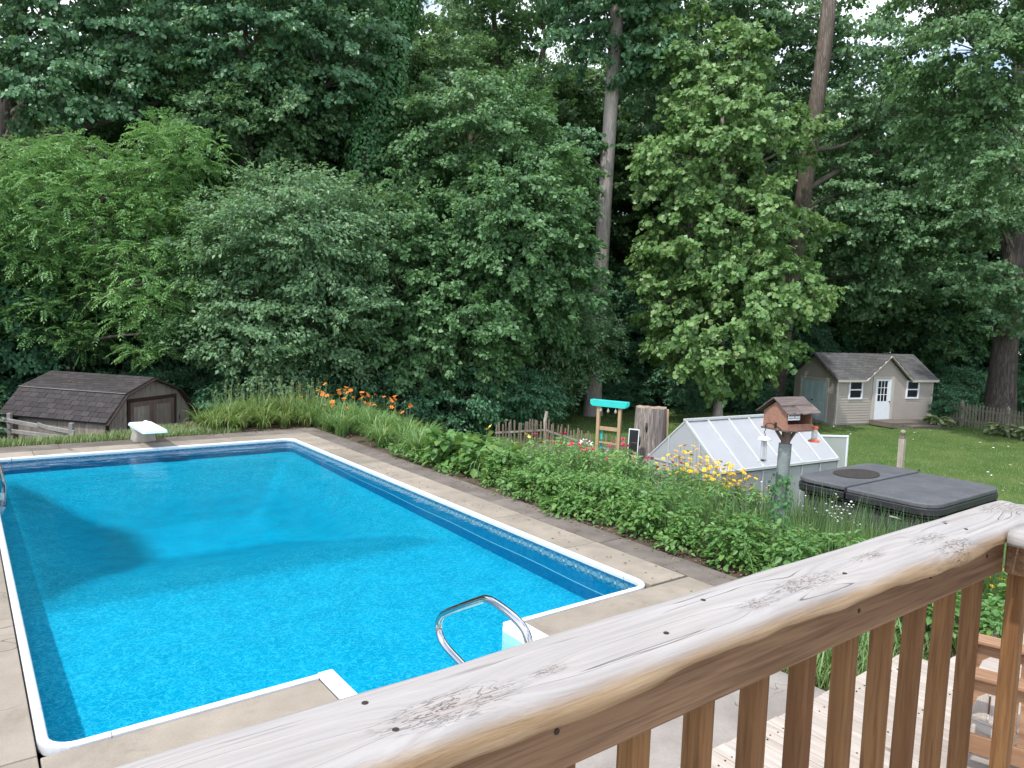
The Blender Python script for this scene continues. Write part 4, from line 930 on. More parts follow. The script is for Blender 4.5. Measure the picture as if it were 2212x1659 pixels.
MAT['poly'] = mp.done(m2.outputs[0])
GX = Vector((0.841, 0.541, 0)); gzb = -1.1
gh = empty('greenhouse', (4.06, 13.9, gzb), math.atan2(GX.y, GX.x), 'small greenhouse with white translucent panels and aluminium bars', 'greenhouse')
GL, GW, GE, GR = 3.72, 1.95, 1.18, 2.03
npn = 6
def gy_z(t): return (GW / 2 * t, GE + (GR - GE) * t)
pnl = lambda name, q: MB().add(q + [(p[0] + n_[0], p[1] + n_[1], p[2] + n_[2]) for p in q], [(0, 1, 2, 3), (7, 6, 5, 4), (0, 4, 5, 1), (1, 5, 6, 2), (2, 6, 7, 3), (3, 7, 4, 0)]).build(name, MAT['poly'], gh)
ns2 = Vector((0, -(GR - GE), GW / 2)).normalized()
for i in range(npn):
    a = GL * i / npn + .018; b = GL * (i + 1) / npn - .018
    n_ = ns2 * -0.008
    if i == 4:
        pnl('roof_panel', [(a, 0, GE), (b, 0, GE), (b, *gy_z(.62)), (a, *gy_z(.62))])
        y0, z0 = gy_z(.66); y1, z1 = gy_z(1.0); n_ = (0, 0, .008)
        pnl('vent_panel', [(a, y0 - .12, z0 + .22), (b, y0 - .12, z0 + .22), (b, y1, z1), (a, y1, z1)])
    else: pnl('roof_panel', [(a, 0, GE), (b, 0, GE), (b, GW / 2, GR), (a, GW / 2, GR)])
    n_ = (0, 0.0, -.008); pnl('roof_panel', [(a, GW, GE), (b, GW, GE), (b, GW / 2 + .01, GR), (a, GW / 2 + .01, GR)])
    n_ = (0, .008, 0); pnl('wall_panel', [(a, 0, 0.05), (b, 0, 0.05), (b, 0, GE - .03), (a, 0, GE - .03)]); pnl('wall_panel', [(a, GW - .01, .05), (b, GW - .01, .05), (b, GW - .01, GE - .03), (a, GW - .01, GE - .03)])
cuts = [0, .55, 1.40, GW]
def gab(y): return GE + (GR - GE) * (1 - abs(y - GW / 2) / (GW / 2))
for x_, n_ in ((0.0, (.008, 0, 0)), (GL - .01, (.008, 0, 0))):
    for a, b in zip(cuts, cuts[1:]):
        if x_ > 1 and a == .55: continue
        a2, b2 = a + .018, b - .018
        pnl('gable_panel', [(x_, a2, 0.05), (x_, b2, .05), (x_, b2, GE - .08), (x_, a2, GE - .08)])
        if a == .55:
            m_ = MB().add([(x_ + dx_, y, z) for dx_ in (0, .008) for y, z in ((a2, GE - .04), (b2, GE - .04), (b2, gab(b2)), (GW / 2, GR - .02), (a2, gab(a2)))], [(0, 1, 2, 3, 4), (9, 8, 7, 6, 5)]); m_.build('gable_panel', MAT['poly'], gh)
        else: pnl('gable_panel', [(x_, a2, GE - .04), (x_, b2, GE - .04), (x_, b2, max(GE - .03, gab(b2) - .01)), (x_, a2, max(GE - .03, gab(a2) - .01))])
def gbar(a, b, w=.03, h=.03, up=(0, 0, 1)): MB().bar(a, b, w, h, up).build('frame_bar', MAT['alu'], gh)
off = ns2 * 0.008
for i in range(npn + 1):
    x = GL * i / npn; gbar(Vector((x, 0, GE)) + off, Vector((x, GW / 2, GR)) + off, .048, .034, (1, 0, 0) if True else 0); gbar((x, GW, GE), (x, GW / 2 + .01, GR), .03, .028, (1, 0, 0)); gbar((x, -.006, 0), (x, -.006, GE - .03), .028, .028, (1, 0, 0)); gbar((x, GW + .006, 0), (x, GW + .006, GE - .03), .028, .028, (1, 0, 0))
gbar((-.03, -.012, GE - .012), (GL + .03, -.012, GE - .012), .05, .05); gbar((-.03, GW + .012, GE - .012), (GL + .03, GW + .012, GE - .012), .05, .05); gbar((-.03, GW / 2, GR + .03), (GL + .03, GW / 2, GR + .03), .07, .045)
MB().box(0, GL, -.035, -.002, GE - .038 - .018, GE - .038).build('gutter', MAT['blackpl'], gh)
for x_ in (-.006, GL + .006):
    gbar((x_, 0, GE - .055), (x_, GW, GE - .055), .028, .03)
    for y in cuts[1:3]: gbar((x_, y, 0), (x_, y, gab(y) - .01), .028, .028, (1, 0, 0))
gbar((GL * 4 / npn, *gy_z(.64)), (GL * 5 / npn, *gy_z(.64)), .03, .03)
gd = MB(); D0 = Vector((GL + .02, 0.55, 0)); dd_ = Vector((0.80, -0.42, 0)); dl = .80
for s_ in (0, 1): gd.bar(D0 + dd_ * s_ * dl + Vector((0, 0, .08)), D0 + dd_ * s_ * dl + Vector((0, 0, 1.62 - .0)), .035, .035, (1, 0, 0))
for z in (.1, .85, 1.60): gd.bar(D0 + Vector((0, 0, z)), D0 + dd_ * dl + Vector((0, 0, z)), .03, .035)
gdo = gd.build('door', MAT['white'], gh)
for za, zb in ((.12, .83), (.87, 1.58)):
    q = [D0 + Vector((0, 0, za)), D0 + dd_ * dl + Vector((0, 0, za)), D0 + dd_ * dl + Vector((0, 0, zb)), D0 + Vector((0, 0, zb))]
    MB().add([tuple(p) for p in q], [(0, 1, 2, 3)]).build('pane', MAT['poly'], gdo)
wire = MB().tube(smooth_pts([tuple(at(1432, 960, 16.9)), tuple(at(1440, 985, 16.3)), tuple(at(1462, 1003, 15.9)), tuple(at(1490, 1010, 15.6))]), 0.008, 5).build('cable', MAT['iron'])
tag(wire, 'thin black cable looping from the tall stump to the greenhouse gable', 'cable')

# ------------------------------------------------------------------ hot tub
tub = empty('hot_tub', uv(12.0, 0.36, gz(*(uv(12.0, .36).xy))), POOL_ANG, 'large hot tub under a folded grey cover in two halves', 'hot tub')
tz = 0.40 - tub.location.z
def half(y0, y1, corners):
    m_ = MB(); out = []
    r_ = 0.30
    if corners == 'far': out = [(1.27, y0)] + arc(1.27 - r_, y1 - r_, r_, 0, 90, 5) + arc(-1.27 + r_, y1 - r_, r_, 90, 180, 5) + [(-1.27, y0)]
    else: out = [(-1.27, y1)] + arc(-1.27 + r_, y0 + r_, r_, 180, 270, 5) + arc(1.27 - r_, y0 + r_, r_, 270, 360, 5) + [(1.27, y1)]
    return m_, out
for y0, y1, cn, dz in ((0.215, 1.11, 'far', 0.02), (-1.12, 0.185, 'near', 0.0)):
    m_, out = half(y0, y1, cn)
    h_ = MB().prism(out, tz - .075 + dz, tz + dz).build('cover_half', MAT['cover'], tub, bevel=0.02, seg=3)
    sk = MB().prism([(x * 1.012, y * 1.012) for x, y in out], tz - .18, tz - .077).build('skirt', MAT['cover_side'], h_, bevel=0.01)
    MB().prism([(x * 1.006, y * 1.006) for x, y in out], tz - .21, tz - .195).build('strap', MAT['blackpl'], h_)
MB().box(-1.27, 1.27, 0.187, 0.213, tz - .08, tz - .008).build('fold', MAT['cover_side'], tub)
MB().prism(rrect(-1.2, 1.2, -1.05, 1.05, .28), 0, tz - .26).build('cabinet', MAT['cabinet'], tub)
MB().lathe([(0.012, 0), (0.015, .03), (.012, .035)], 8, (1.24, .2, tz + .02)).build('handle', MAT['blackpl'], tub)
mt = MB(); oo = [(0.50 * math.cos(a) * (1 + .03 * math.sin(2 * a)), 0.33 * math.sin(a) * (1 + .05 * math.sin(3 * a + 1))) for a in [2 * PI * i / 26 for i in range(26)]]
mto = mt.prism(oo, 0, .012).build('round_mat', MAT['mat_dark'], None, tub.matrix_basis @ Vector((-.10, .63, tz + .0205)), (0, 0, POOL_ANG)); tag(mto, 'dark round mat lying on the far half of the hot tub cover', 'mat')
MB().tube(smooth_pts([(-1.25, -.5, tz - .30), (-1.0, -1.18, tz - .36), (0.2, -1.22, tz - .42), (1.1, -1.16, tz - .34)]), .025, 7).build('lift_bar', MAT['blackpl'], tub)

# ------------------------------------------------------------------ bird feeder house on its pole
fb = at(1680, 1110, 9.65); fbz = gz(fb.x, fb.y)
fp = empty('feeder_pole', (fb.x, fb.y, fbz), R(27), 'round galvanized sleeve and dark post carrying the brick birdhouse', 'pole')
tz0 = 1.22 - fbz
lean = lambda z: (0.035 * z, 0.0)
for a, b, r_ in ((0.0, 0.98, 0.078), (0.965, tz0 + .12, 0.083)):
    m_ = MB().tube([(lean(a)[0], 0, a), (lean(b)[0], 0, b)], r_, 22, cap=False); m_.build('sleeve', MAT['galv'], fp, smooth=True)
ptop = 1.53 - fbz
MB().tube([(lean(0)[0], 0, 0), (lean(ptop)[0], 0, ptop)], .058, 12).build('post', MAT['post_dark'], fp)
lx = lean(ptop)[0]
for s_ in (-1, 1): MB().bar((lx + s_ * .03, 0, tz0 + .13), (lx + s_ * .185, 0, ptop - .005), .035, .03, (0, 1, 0)).build('brace', MAT['post_dark'], fp)
mb_ = NT('little brick facing'); pp = mb_.obj(); sx = mb_.sep(pp)
bt = mb_.n('ShaderNodeTexBrick'); mb_.put(bt.inputs['Vector'], mb_.comb(mb_.math('ADD', sx[0], sx[1]), sx[2], 0.0)); bt.inputs['Scale'].default_value = 1
bt.inputs['Color1'].default_value = (0.28, 0.115, 0.072, 1); bt.inputs['Color2'].default_value = (0.205, 0.08, 0.055, 1); bt.inputs['Mortar'].default_value = (0.40, 0.26, 0.20, 1)
bt.inputs['Mortar Size'].default_value = 0.0022; bt.inputs['Brick Width'].default_value = 0.034; bt.inputs['Row Height'].default_value = 0.0135
cb2 = mb_.mix(mb_.rmap(mb_.noise(pp, 12, 4, .6), .45, .7, 0, .5), bt.outputs['Color'], (0.16, 0.06, 0.04))
MAT['brickface'] = mb_.done(mb_.bsdf(cb2, .85, 0, .2, mb_.bump(bt.outputs['Fac'], -0.5, .003)))
MAT['red_in'] = plain('dark red interior', (0.16, 0.035, 0.022), .8)
bh = empty('birdhouse', (fb.x + lx * math.cos(R(27)), fb.y + lx * math.sin(R(27)), 1.53), R(27), 'brick faced birdhouse feeder with dark shake roof on the pole', 'birdhouse')
w2, d2 = .225, .20
MB().box(-w2 - .02, w2 + .02, -d2 - .03, d2 + .02, 0.0, .022).build('floor', MAT['post_dark'], bh, bevel=.003)
H1, H2 = .24, .375
for sx_ in (-1, 1):
    o_ = [(-d2, .023), (d2, .023), (d2, H1), (0, H2), (-d2, H1)]
    x0 = sx_ * (w2 - .018); MB().prism(o_, min(x0, x0 + sx_ * .018), max(x0, x0 + sx_ * .018), MX).build('end_wall', MAT['brickface'], bh)
MB().box(-w2 + .019, w2 - .019, d2 - .018, d2, .023, H1).build('back_wall', MAT['brickface'], bh)
MB().box(-w2 - .005, w2 + .005, -d2 - .018, -d2, .023, .10).build('front_ledge', MAT['brickface'], bh)
MB().box(-w2 + .019, w2 - .019, -d2 + .001, d2 - .019, .023, .03).build('tray', MAT['red_in'], bh)
MB().box(-w2 + .019, -.02, .02, .035, .03, H1 + .06).build('partition', MAT['red_in'], bh); MB().box(-.02, w2 - .019, .10, .115, .03, H1 + .03).build('partition', MAT['red_in'], bh)
MB().box(-w2 - .006, -w2, -.035, .0, .023, .10).build('doorway', MAT['blackpl'], bh)
sg = MB().box(-w2 - .003, -.02, -d2 - .022, -d2 - .016, .155, .245).build('sign_plate', MAT['white'], bh)
MB().box(-w2 + .005, -.03, -d2 - .0245, -d2 - .0222, .178, .184).build('stripe', MAT['cover'], sg); MB().box(-w2 + .005, -.03, -d2 - .0245, -d2 - .0222, .208, .222).build('stripe', MAT['cover'], sg); MB().box(-.125, -.108, -d2 - .0246, -d2 - .0223, .19, .203).build('mark', MAT['orange'], sg)
pit = math.atan2(H2 - H1, d2)
def shake(x0, x1, s0, s1, side, lift, warp=0.0):
    """a roof board from distance s0 to s1 below the ridge"""
    n = 6; m_ = MB(); th = .014
    for k_, dzz in ((0, 0), (1, th)):
        for i in range(n + 1):
            x = x0 + (x1 - x0) * i / n
            for s_ in (s0, s1):
                wz_ = warp * math.sin(i * 1.9 + s_ * 9) * (s_ / .3)
                m_.v.append((x, side * s_ * math.cos(pit), H2 + .03 - s_ * math.sin(pit) + lift + dzz + wz_))
    N2 = 2 * (n + 1)
    for i in range(n):
        a = 2 * i; m_.f += [(a, a + 1, a + 3, a + 2), (N2 + a, N2 + a + 2, N2 + a + 3, N2 + a + 1), (a, a + 2, N2 + a + 2, N2 + a), (a + 1, N2 + a + 1, N2 + a + 3, a + 3)]
    m_.f += [(0, N2, N2 + 1, 1), (2 * n, 2 * n + 1, N2 + 2 * n + 1, N2 + 2 * n)]
    m_.build('roof_board', MAT['feeder_shingle'], bh)
shake(-w2 - .055, w2 + .05, 0.0, .17, -1, .018, .003); shake(-w2 - .06, -.02, .14, .31, -1, .002, .010); shake(-.03, w2 + .085, .14, .325, -1, .010, .004)
shake(-w2 - .06, w2 + .06, 0.0, .18, 1, .014, .003); shake(-w2 - .07, w2 + .05, .15, .33, 1, .0, .005)
MB().prism([(x, z) for x, z in ((-.012, H2 + .045), (.012, H2 + .045), (.0, H2 + .062))], -w2 - .05, w2 + .05, MX).build('ridge_cap', MAT['chair'], bh)
# scroll bracket and seed feeder on the left
bl = bh.matrix_basis
def wp(x, y, z): return tuple(bl @ Vector((x, y, z)))
MB().tube(smooth_pts([(-w2 - .005, -.12, .02), (-w2 - .08, -.10, .07), (-w2 - .14, -.09, .10), (-w2 - .20, -.08, .11), (-w2 - .245, -.07, .085), (-w2 - .235, -.07, .055), (-w2 - .22, -.07, .07)]), .006, 6).build('scroll_bracket', MAT['iron'], bh, smooth=True)
ft = bl @ Vector((-w2 - .24, -.07, .055))
sf_ = empty('seed_feeder', ft, 0, 'tube seed feeder with white domed cap hanging left of the birdhouse', 'bird feeder')
MB().tube(smooth_pts([(0, 0, 0), (.012, 0, -.03), (-.012, 0, -.06), (.010, 0, -.09), (0, 0, -.125)]), .005, 6).build('hook', MAT['iron'], sf_)
MB().lathe([(.008, -.115), (.03, -.118), (.06, -.13), (.082, -.15), (.088, -.163), (.085, -.166), (.03, -.163)], 22).build('cap', MAT['vinyl_white'], sf_, smooth=True)
mgl = NT('clear tube'); ga_ = mgl.bsdf((0.62, 0.63, 0.66), .15, 0, .5); gt_ = mgl.n('ShaderNodeBsdfTransparent'); gm_ = mgl.n('ShaderNodeMixShader'); gm_.inputs[0].default_value = .45
mgl.t.links.new(ga_, gm_.inputs[1]); mgl.t.links.new(gt_.outputs[0], gm_.inputs[2]); MAT['tube_clear'] = mgl.done(gm_.outputs[0])
MB().tube([(0, 0, -.165), (0, 0, -.44)], .036, 18, cap=False).build('tube', MAT['tube_clear'], sf_, smooth=True)
MB().tube([(0, 0, -.166), (0, 0, -.44)], .014, 8).build('rod', MAT['blackpl'], sf_)
for k in range(4): a = k * PI / 2 + .4; MB().tube([(.037 * math.cos(a), .037 * math.sin(a), -.166), (.037 * math.cos(a), .037 * math.sin(a), -.44)], .004, 5).build('wire', MAT['alu'], sf_)
MB().lathe([(.038, -.44), (.038, -.415), (.03, -.41)], 16).build('seed', MAT['trim_dark'], sf_)
MB().lathe([(.03, -.452), (.068, -.448), (.075, -.440), (.072, -.440), (.03, -.445)], 20).build('tray', MAT['vinyl_white'], sf_, smooth=True)
# hummingbird feeder on the right
MB().tube(smooth_pts([(w2 + .005, -.05, .12), (w2 + .05, -.09, .165), (w2 + .10, -.12, .17), (w2 + .13, -.14, .14), (w2 + .135, -.145, .09)]), .006, 6).build('scroll_bracket', MAT['iron'], bh, smooth=True)
hf = empty('hummingbird_feeder', bl @ Vector((w2 + .135, -.145, .09)), 0, 'orange capped hummingbird feeder hanging right of the birdhouse', 'bird feeder')
MB().tube([(0, 0, 0), (.01, 0, -.02), (0, 0, -.05)], .005, 6).build('hook', MAT['iron'], hf)
MB().lathe([(.012, -.035), (.042, -.04), (.044, -.075), (.042, -.08)], 18).build('cap', MAT['orange'], hf, smooth=True)
MB().tube([(0, 0, -.08), (0, 0, -.215)], .038, 18, cap=False).build('bottle', MAT['tube_clear'], hf, smooth=True)
MB().lathe([(.034, -.2), (.034, -.215), (.03, -.22)], 12).build('nectar', MAT['base_pl'], hf)
MB().lathe([(.04, -.25), (.07, -.248), (.075, -.235), (.06, -.222), (.045, -.215), (.04, -.212)], 20).build('base', MAT['orange'], hf, smooth=True)

# ------------------------------------------------------------------ slatted bench chair on the lower deck
ch = empty('patio_chair', (2.76, 4.22, DZ), math.atan2(-0.57, 0.82), 'brown cedar armchair with slatted side standing on the lower deck', 'chair')
CWd, CLn, AHt = 0.60, 1.05, 0.60
for y in (0.0, CWd):
    MB().box(-.05, CLn, y - .07, y + .07, AHt, AHt + .028).build('arm', MAT['chair'], ch, bevel=.006)
    MB().box(0, .035, y - .045, y + .045, 0, AHt - .001).build('leg', MAT['chair'], ch, bevel=.004)
    MB().box(.72, .755, y - .04, y + .04, 0, AHt - .001).build('leg', MAT['chair'], ch, bevel=.004)
    MB().box(.036, CLn - .05, y - .016, y + .016, .13, .245).build('side_rail', MAT['chair'], ch, bevel=.004)
    MB().box(.036, CLn - .05, y - .014, y + .014, AHt - .085, AHt - .002).build('apron', MAT['chair'], ch)
    for i in range(6): MB().box(.20 + i * .085, .275 + i * .085, y - .01, y + .01, .246, AHt - .086).build('slat', MAT['chair'], ch)
    MB().prism([(.036, AHt - .002), (.16, AHt - .002), (.12, AHt - .08), (.075, AHt - .12), (.036, AHt - .25)], y - .013, y + .013, MY).build('bracket', MAT['chair'], ch)
for i in range(6): MB().box(.04 + i * .10, .13 + i * .10, .02, CWd - .02, .33 - i * .012, .352 - i * .012).build('seat_slat', MAT['deckwood'], ch, bevel=.004)
for i in range(6): MB().box(-.012, .012, -.045, .045, 0, .78).build('back_slat', MAT['chair'], ch, (.66, .05 + i * .1, .28), (0, R(24), 0), bevel=.005)
MB().lathe([(.012, 0), (.012, .006)], 10, (0.2, 0, 0)).build('bolt', MAT['alu'], ch, (-.19, -.05, .33), (R(90), 0, 0))
#@@VEG
# ------------------------------------------------------------------ foliage builders
KITE = (np.array([[0, 0, 0], [.42, .5, .10], [1, 0, -.06], [.42, -.5, .10]]), np.array([[0, 2, 1], [0, 3, 2]]))
HEX = (np.array([[0, 0, 0], [.18, .40, .07], [.60, .48, .09], [1, 0, -.10], [.60, -.48, .09], [.18, -.40, .07]]), np.array([[0, 3, 2], [0, 2, 1], [0, 4, 3], [0, 5, 4]]))
LOBE = (np.array([[0, 0, 0], [.20, .52, .06], [.48, .34, .05], [.74, .50, .02], [1, 0, -.10], [.74, -.50, .02], [.48, -.34, .05], [.20, -.52, .06]]), np.array([[0, 2, 1], [0, 4, 2], [2, 4, 3], [0, 6, 4], [0, 7, 6], [6, 5, 4]]))
def nrmz(a): return a / (np.linalg.norm(a, axis=-1, keepdims=True) + 1e-9)
def leaf_geo(P, A, N, L, W, tmpl):
    T, F = tmpl
    A = nrmz(A); N = nrmz(N - A * (N * A).sum(-1, keepdims=True)); B = np.cross(N, A)
    L = np.broadcast_to(np.asarray(L, float), (len(P),)); W = np.broadcast_to(np.asarray(W, float), (len(P),))
    vs = P[:, None] + A[:, None] * (T[None, :, 0:1] * L[:, None, None]) + B[:, None] * (T[None, :, 1:2] * W[:, None, None]) + N[:, None] * (T[None, :, 2:3] * L[:, None, None])
    fs = F[None] + (np.arange(len(P)) * len(T))[:, None, None]
    return vs.reshape(-1, 3), fs.reshape(-1, 3)
def merge(parts):
    vs, fs, o = [], [], 0
    for v, f in parts: vs.append(v); fs.append(f + o); o += len(v)
    return np.concatenate(vs), np.concatenate(fs)
def spread(rng, ells, n, mind, lo=0.5, flat=None):
    """n points in the shells of the ellipsoids (cx,cy,cz,rx,ry,rz), not closer than mind"""
    vol = np.array([(e[3] * e[4] + e[3] * e[5] + e[4] * e[5]) for e in ells]); vol = vol / vol.sum(); out = []; own = []
    tries = 0
    while len(out) < n and tries < n * 60:
        tries += 1
        e = ells[rng.choice(len(ells), p=vol)]
        d = nrmz(rng.normal(size=3)); r = lo + (1 - lo) * rng.random() ** 0.6
        p = np.array(e[:3]) + d * r * np.array(e[3:6])
        if out and np.min(((np.array(out) - p) ** 2).sum(-1)) < mind * mind: continue
        out.append(p); own.append(e)
    return np.array(out), own
def clump_leaves(rng, C, Rr, per, flat, droop, L, W, tmpl, O=None, upb=0.9, jit=0.5, lng=1.25):
    """leaves in ragged sprays round the points C, each spray reaching outwards along O and hanging at its tip"""
    if O is None: O = nrmz(rng.normal(size=C.shape) * np.array([1, 1, .3]))
    Rr = np.broadcast_to(np.asarray(Rr, float), (len(C),)); cnt = np.maximum(6, (per * (Rr / Rr.mean()) ** 2)).astype(int)
    ci = np.repeat(np.arange(len(C)), cnt); m = len(ci); rad = Rr[ci]; o = O[ci]; sd = nrmz(np.cross(o, np.array([0, 0, 1.0]))); up = np.cross(sd, o)
    nf = 5; fa = rng.uniform(-.85, .85, (len(C), nf)); fu = rng.normal(size=(len(C), nf)) * .35; k = rng.integers(0, nf, m)
    s = rng.random(m) ** .75; a = fa[ci, k]; wid = .30 * (1.05 - .75 * s)
    d = o * (s * np.cos(a))[:, None] + sd * (s * np.sin(a))[:, None]
    q = rng.normal(size=(m, 3)) * np.array([1, 1, .55])
    P = C[ci] - o * (rad * .55)[:, None] + d * (rad * lng * 1.25)[:, None] + q * (rad * wid)[:, None] * .8 + up * (fu[ci, k] * rad * flat * s)[:, None]
    P[:, 2] = C[ci][:, 2] + (P[:, 2] - C[ci][:, 2]) * (.35 + flat) - droop * .45 * rad * s * s
    A = d * .9 + q * .35 + np.array([0, 0, -droop]) + rng.normal(size=(m, 3)) * jit
    N = o * .75 + np.array([0, 0, upb * .75]) + q * .25 + rng.normal(size=(m, 3)) * jit
    sz = rng.uniform(0.5, 1.35, m)
    return leaf_geo(P, A, N, L * sz, W * sz, tmpl)
def fronds(rng, C, Rr, per, flat, droop, FLn, leafl, leafw, pairs):
    """compound leaves: leaflets in pairs along a drooping stalk"""
    m = len(C) * per; ci = np.repeat(np.arange(len(C)), per)
    d = nrmz(rng.normal(size=(m, 3)) + np.array([0, 0, 0.3])); r = 0.2 + 0.7 * rng.random(m) ** 0.6
    P0 = C[ci] + d * (r * Rr)[:, None] * np.array([1, 1, flat])
    A = nrmz(d * np.array([1, 1, .3]) + np.array([0, 0, .12]) + rng.normal(size=(m, 3)) * .35); S_ = nrmz(np.cross(A, np.array([0, 0, 1.0]) + rng.normal(size=(m, 3)) * .25)); N = np.cross(S_, A)
    ln = FLn * rng.uniform(.7, 1.25, m); parts = []
    for k in range(pairs + 1):
        t = 0.15 + 0.85 * k / pairs
        P = P0 + A * (ln * t)[:, None] - np.array([0, 0, 1.0]) * (ln * droop * t * t)[:, None]
        for sgn in ((-1, 1) if k < pairs else (0,)):
            ax = A * 0.55 + S_ * sgn * 0.85 + np.array([0, 0, -.25 - droop * t * .6]) + rng.normal(size=(m, 3)) * .12
            sz = leafl * (0.7 + 0.5 * math.sin(PI * min(1, t * .9)))
            parts.append(leaf_geo(P, ax, N + rng.normal(size=(m, 3)) * .25, sz, leafw, KITE))
    return merge(parts)
def limb_mb(mb, a, b, r0, r1, rng, n=5, k=4, sag=0.12):
    a = np.array(a, float); b = np.array(b, float); L = np.linalg.norm(b - a); mid = rng.normal(size=3) * L * 0.06
    pts = [a + (b - a) * (i / n) + np.array([0, 0, 1]) * L * sag * math.sin(PI * i / n) + mid * math.sin(PI * i / n) for i in range(n + 1)]
    mb.tube(pts, [r0 + (r1 - r0) * i / n for i in range(n + 1)], k, cap=False)
def trunk_mb(mb, pts, r0, r1, n=12, flare=1.5, seg=14):
    pts = smooth_pts([tuple(p) for p in pts], 2); m = len(pts); rad = []
    for i in range(m):
        t = i / (m - 1); z = pts[i][2] - pts[0][2]
        rad.append((r0 + (r1 - r0) * t) * (1 + (flare - 1) * math.exp(-max(0, z) / (r0 * 2.2))))
    mb.tube(pts, rad, n, cap=False); return pts
MESHES = {}
def tree(name, base, label, group, trunk, tr, crown_ells, style, nclump, mind, barkm, leafm, seed, crown_clear=0.0, lo=0.5, limbs=34, parts_extra=None, key=None, cat='tree'):
    """base: world point; everything else local to it"""
    rng = np.random.default_rng(seed)
    e = empty(name, base, 0, label, cat, group)
    mb = MB(); pts = trunk_mb(mb, trunk, tr[0], tr[1])
    mb.build('trunk', MAT[barkm], e, smooth=True)
    if crown_ells:
        C, own = spread(rng, crown_ells, nclump, mind, lo)
        O_ = np.array([c - np.array(e_[:3]) for c, e_ in zip(C, own)]) * np.array([1, 1, .45]); O_ = nrmz(O_ + rng.normal(size=O_.shape) * .25 * np.linalg.norm(O_, axis=1, keepdims=True)); v, f = STYLES[style](rng, C, O_)
        me = np_mesh('crown', v, f, LF[leafm]); link('crown', me, None, e)
        lm = MB(); T_ = np.array(pts); P = [T_]
        for ce in crown_ells:
            c = np.array(ce[:3]); hd = np.hypot(*(T_[:, :2] - c[:2]).T); cost = np.abs(T_[:, 2] - (c[2] - .35 * hd - .3)) + .3 * hd
            jj = int(np.argmin(cost)); L = np.linalg.norm(c - T_[jj])
            if L < .8: continue
            k_ = max(6, int(L / .3)); a0 = T_[jj]; md = rng.normal(size=3) * L * .07
            q = np.array([a0 + (c - a0) * (s / k_) + np.array([0, 0, 1.]) * L * .10 * math.sin(PI * s / k_) + md * math.sin(PI * s / k_) for s in range(k_ + 1)])
            r0 = min(tr[0] * .42, .02 + .016 * L); lm.tube(q, list(np.linspace(r0, r0 * .35, k_ + 1)), 7, cap=False); P.append(q[1:])
        P = np.concatenate(P)
        for i in rng.permutation(len(C))[:limbs]:
            c = C[i]; dd = np.linalg.norm(P - c, axis=1) + np.clip(P[:, 2] - c[2] + .2, 0, 9) * .8
            j = int(np.argmin(dd)); L = np.linalg.norm(c - P[j])
            limb_mb(lm, P[j], c, min(.045, .012 + .008 * L), .006, rng, 5, 5)
            for q in range(2): limb_mb(lm, P[j] + (c - P[j]) * .7, c + rng.normal(size=3) * .4, .011, .004, rng, 3, 3, .05)
        lm.build('branches', MAT['twig'], e, smooth=True)
    return e
def rr_(r, C, a): return a * r.uniform(.6, 1.3, len(C))
STYLES = {
    'walnut': lambda r, C, O=None: fronds(r, C, .62, 26, .5, .35, .42, .115, .044, 6),
    'dogwood': lambda r, C, O=None: clump_leaves(r, C, rr_(r, C, .78), 230, .65, .45, .130, .084, KITE, O, jit=.36, upb=1.0),
    'maple': lambda r, C, O=None: clump_leaves(r, C, rr_(r, C, .85), 400, .80, .7, .150, .125, KITE, O, jit=.42, upb=.7),
    'tulip': lambda r, C, O=None: clump_leaves(r, C, r.uniform(.45, 1.15, len(C)) * .68, 120, .9, 1.0, .185, .175, LOBE, O, jit=.6, upb=.65),
    'cotton': lambda r, C, O=None: clump_leaves(r, C, rr_(r, C, .85), 150, .50, .85, .175, .160, HEX, O, jit=.6, upb=.5),
    'linden': lambda r, C, O=None: clump_leaves(r, C, rr_(r, C, .85), 190, .55, .95, .150, .135, HEX, O, jit=.5, upb=.6),
    'far': lambda r, C, O=None: clump_leaves(r, C, rr_(r, C, 1.25), 290, .42, .55, .22, .17, KITE, O, jit=.4, upb=.8),
    'shrub': lambda r, C, O=None: clump_leaves(r, C, .42, 150, .6, .4, .105, .062, KITE, O, jit=.5, upb=.9),
}
def px_ell(px, py, Y, rpx, rpz, ry, base):
    c = at(px, py, Y); k = Y / 1586.0
    return (c.x - base.x, c.y - base.y, c.z - base.z, rpx * k, ry, rpz * k)
def gpoint(px, Y, dz=0.0):
    p = at(px, 800, Y); return Vector((p.x, p.y, gz(p.x, p.y) + dz))
def loc_path(base, pl): return [tuple(Vector(at(x, y, Y)) - base) for x, y, Y in pl]

G_FRONT = None
# --- bright compound-leaved tree over the barn
b = gpoint(150, 24.5)
tree('walnut_tree', b, 'bright green tree with drooping compound leaves leaning over the barn shed', None, [(0, 0, -.2)] + [(0, 0, 2.0)] + loc_path(b, [(190, 600, 24.3), (235, 330, 24)]), (.20, .07),
     [px_ell(190, 470, 23.5, 255, 165, 2.6, b), px_ell(335, 610, 22.0, 95, 120, 1.3, b), px_ell(330, 720, 21.8, 60, 75, 1.0, b), px_ell(70, 640, 24, 150, 110, 2.0, b), px_ell(380, 330, 23.5, 90, 55, 1.3, b), px_ell(140, 690, 23, 110, 80, 1.3, b)],
     'walnut', 290, .68, 'bark_dark', 'walnut', 101, limbs=60)
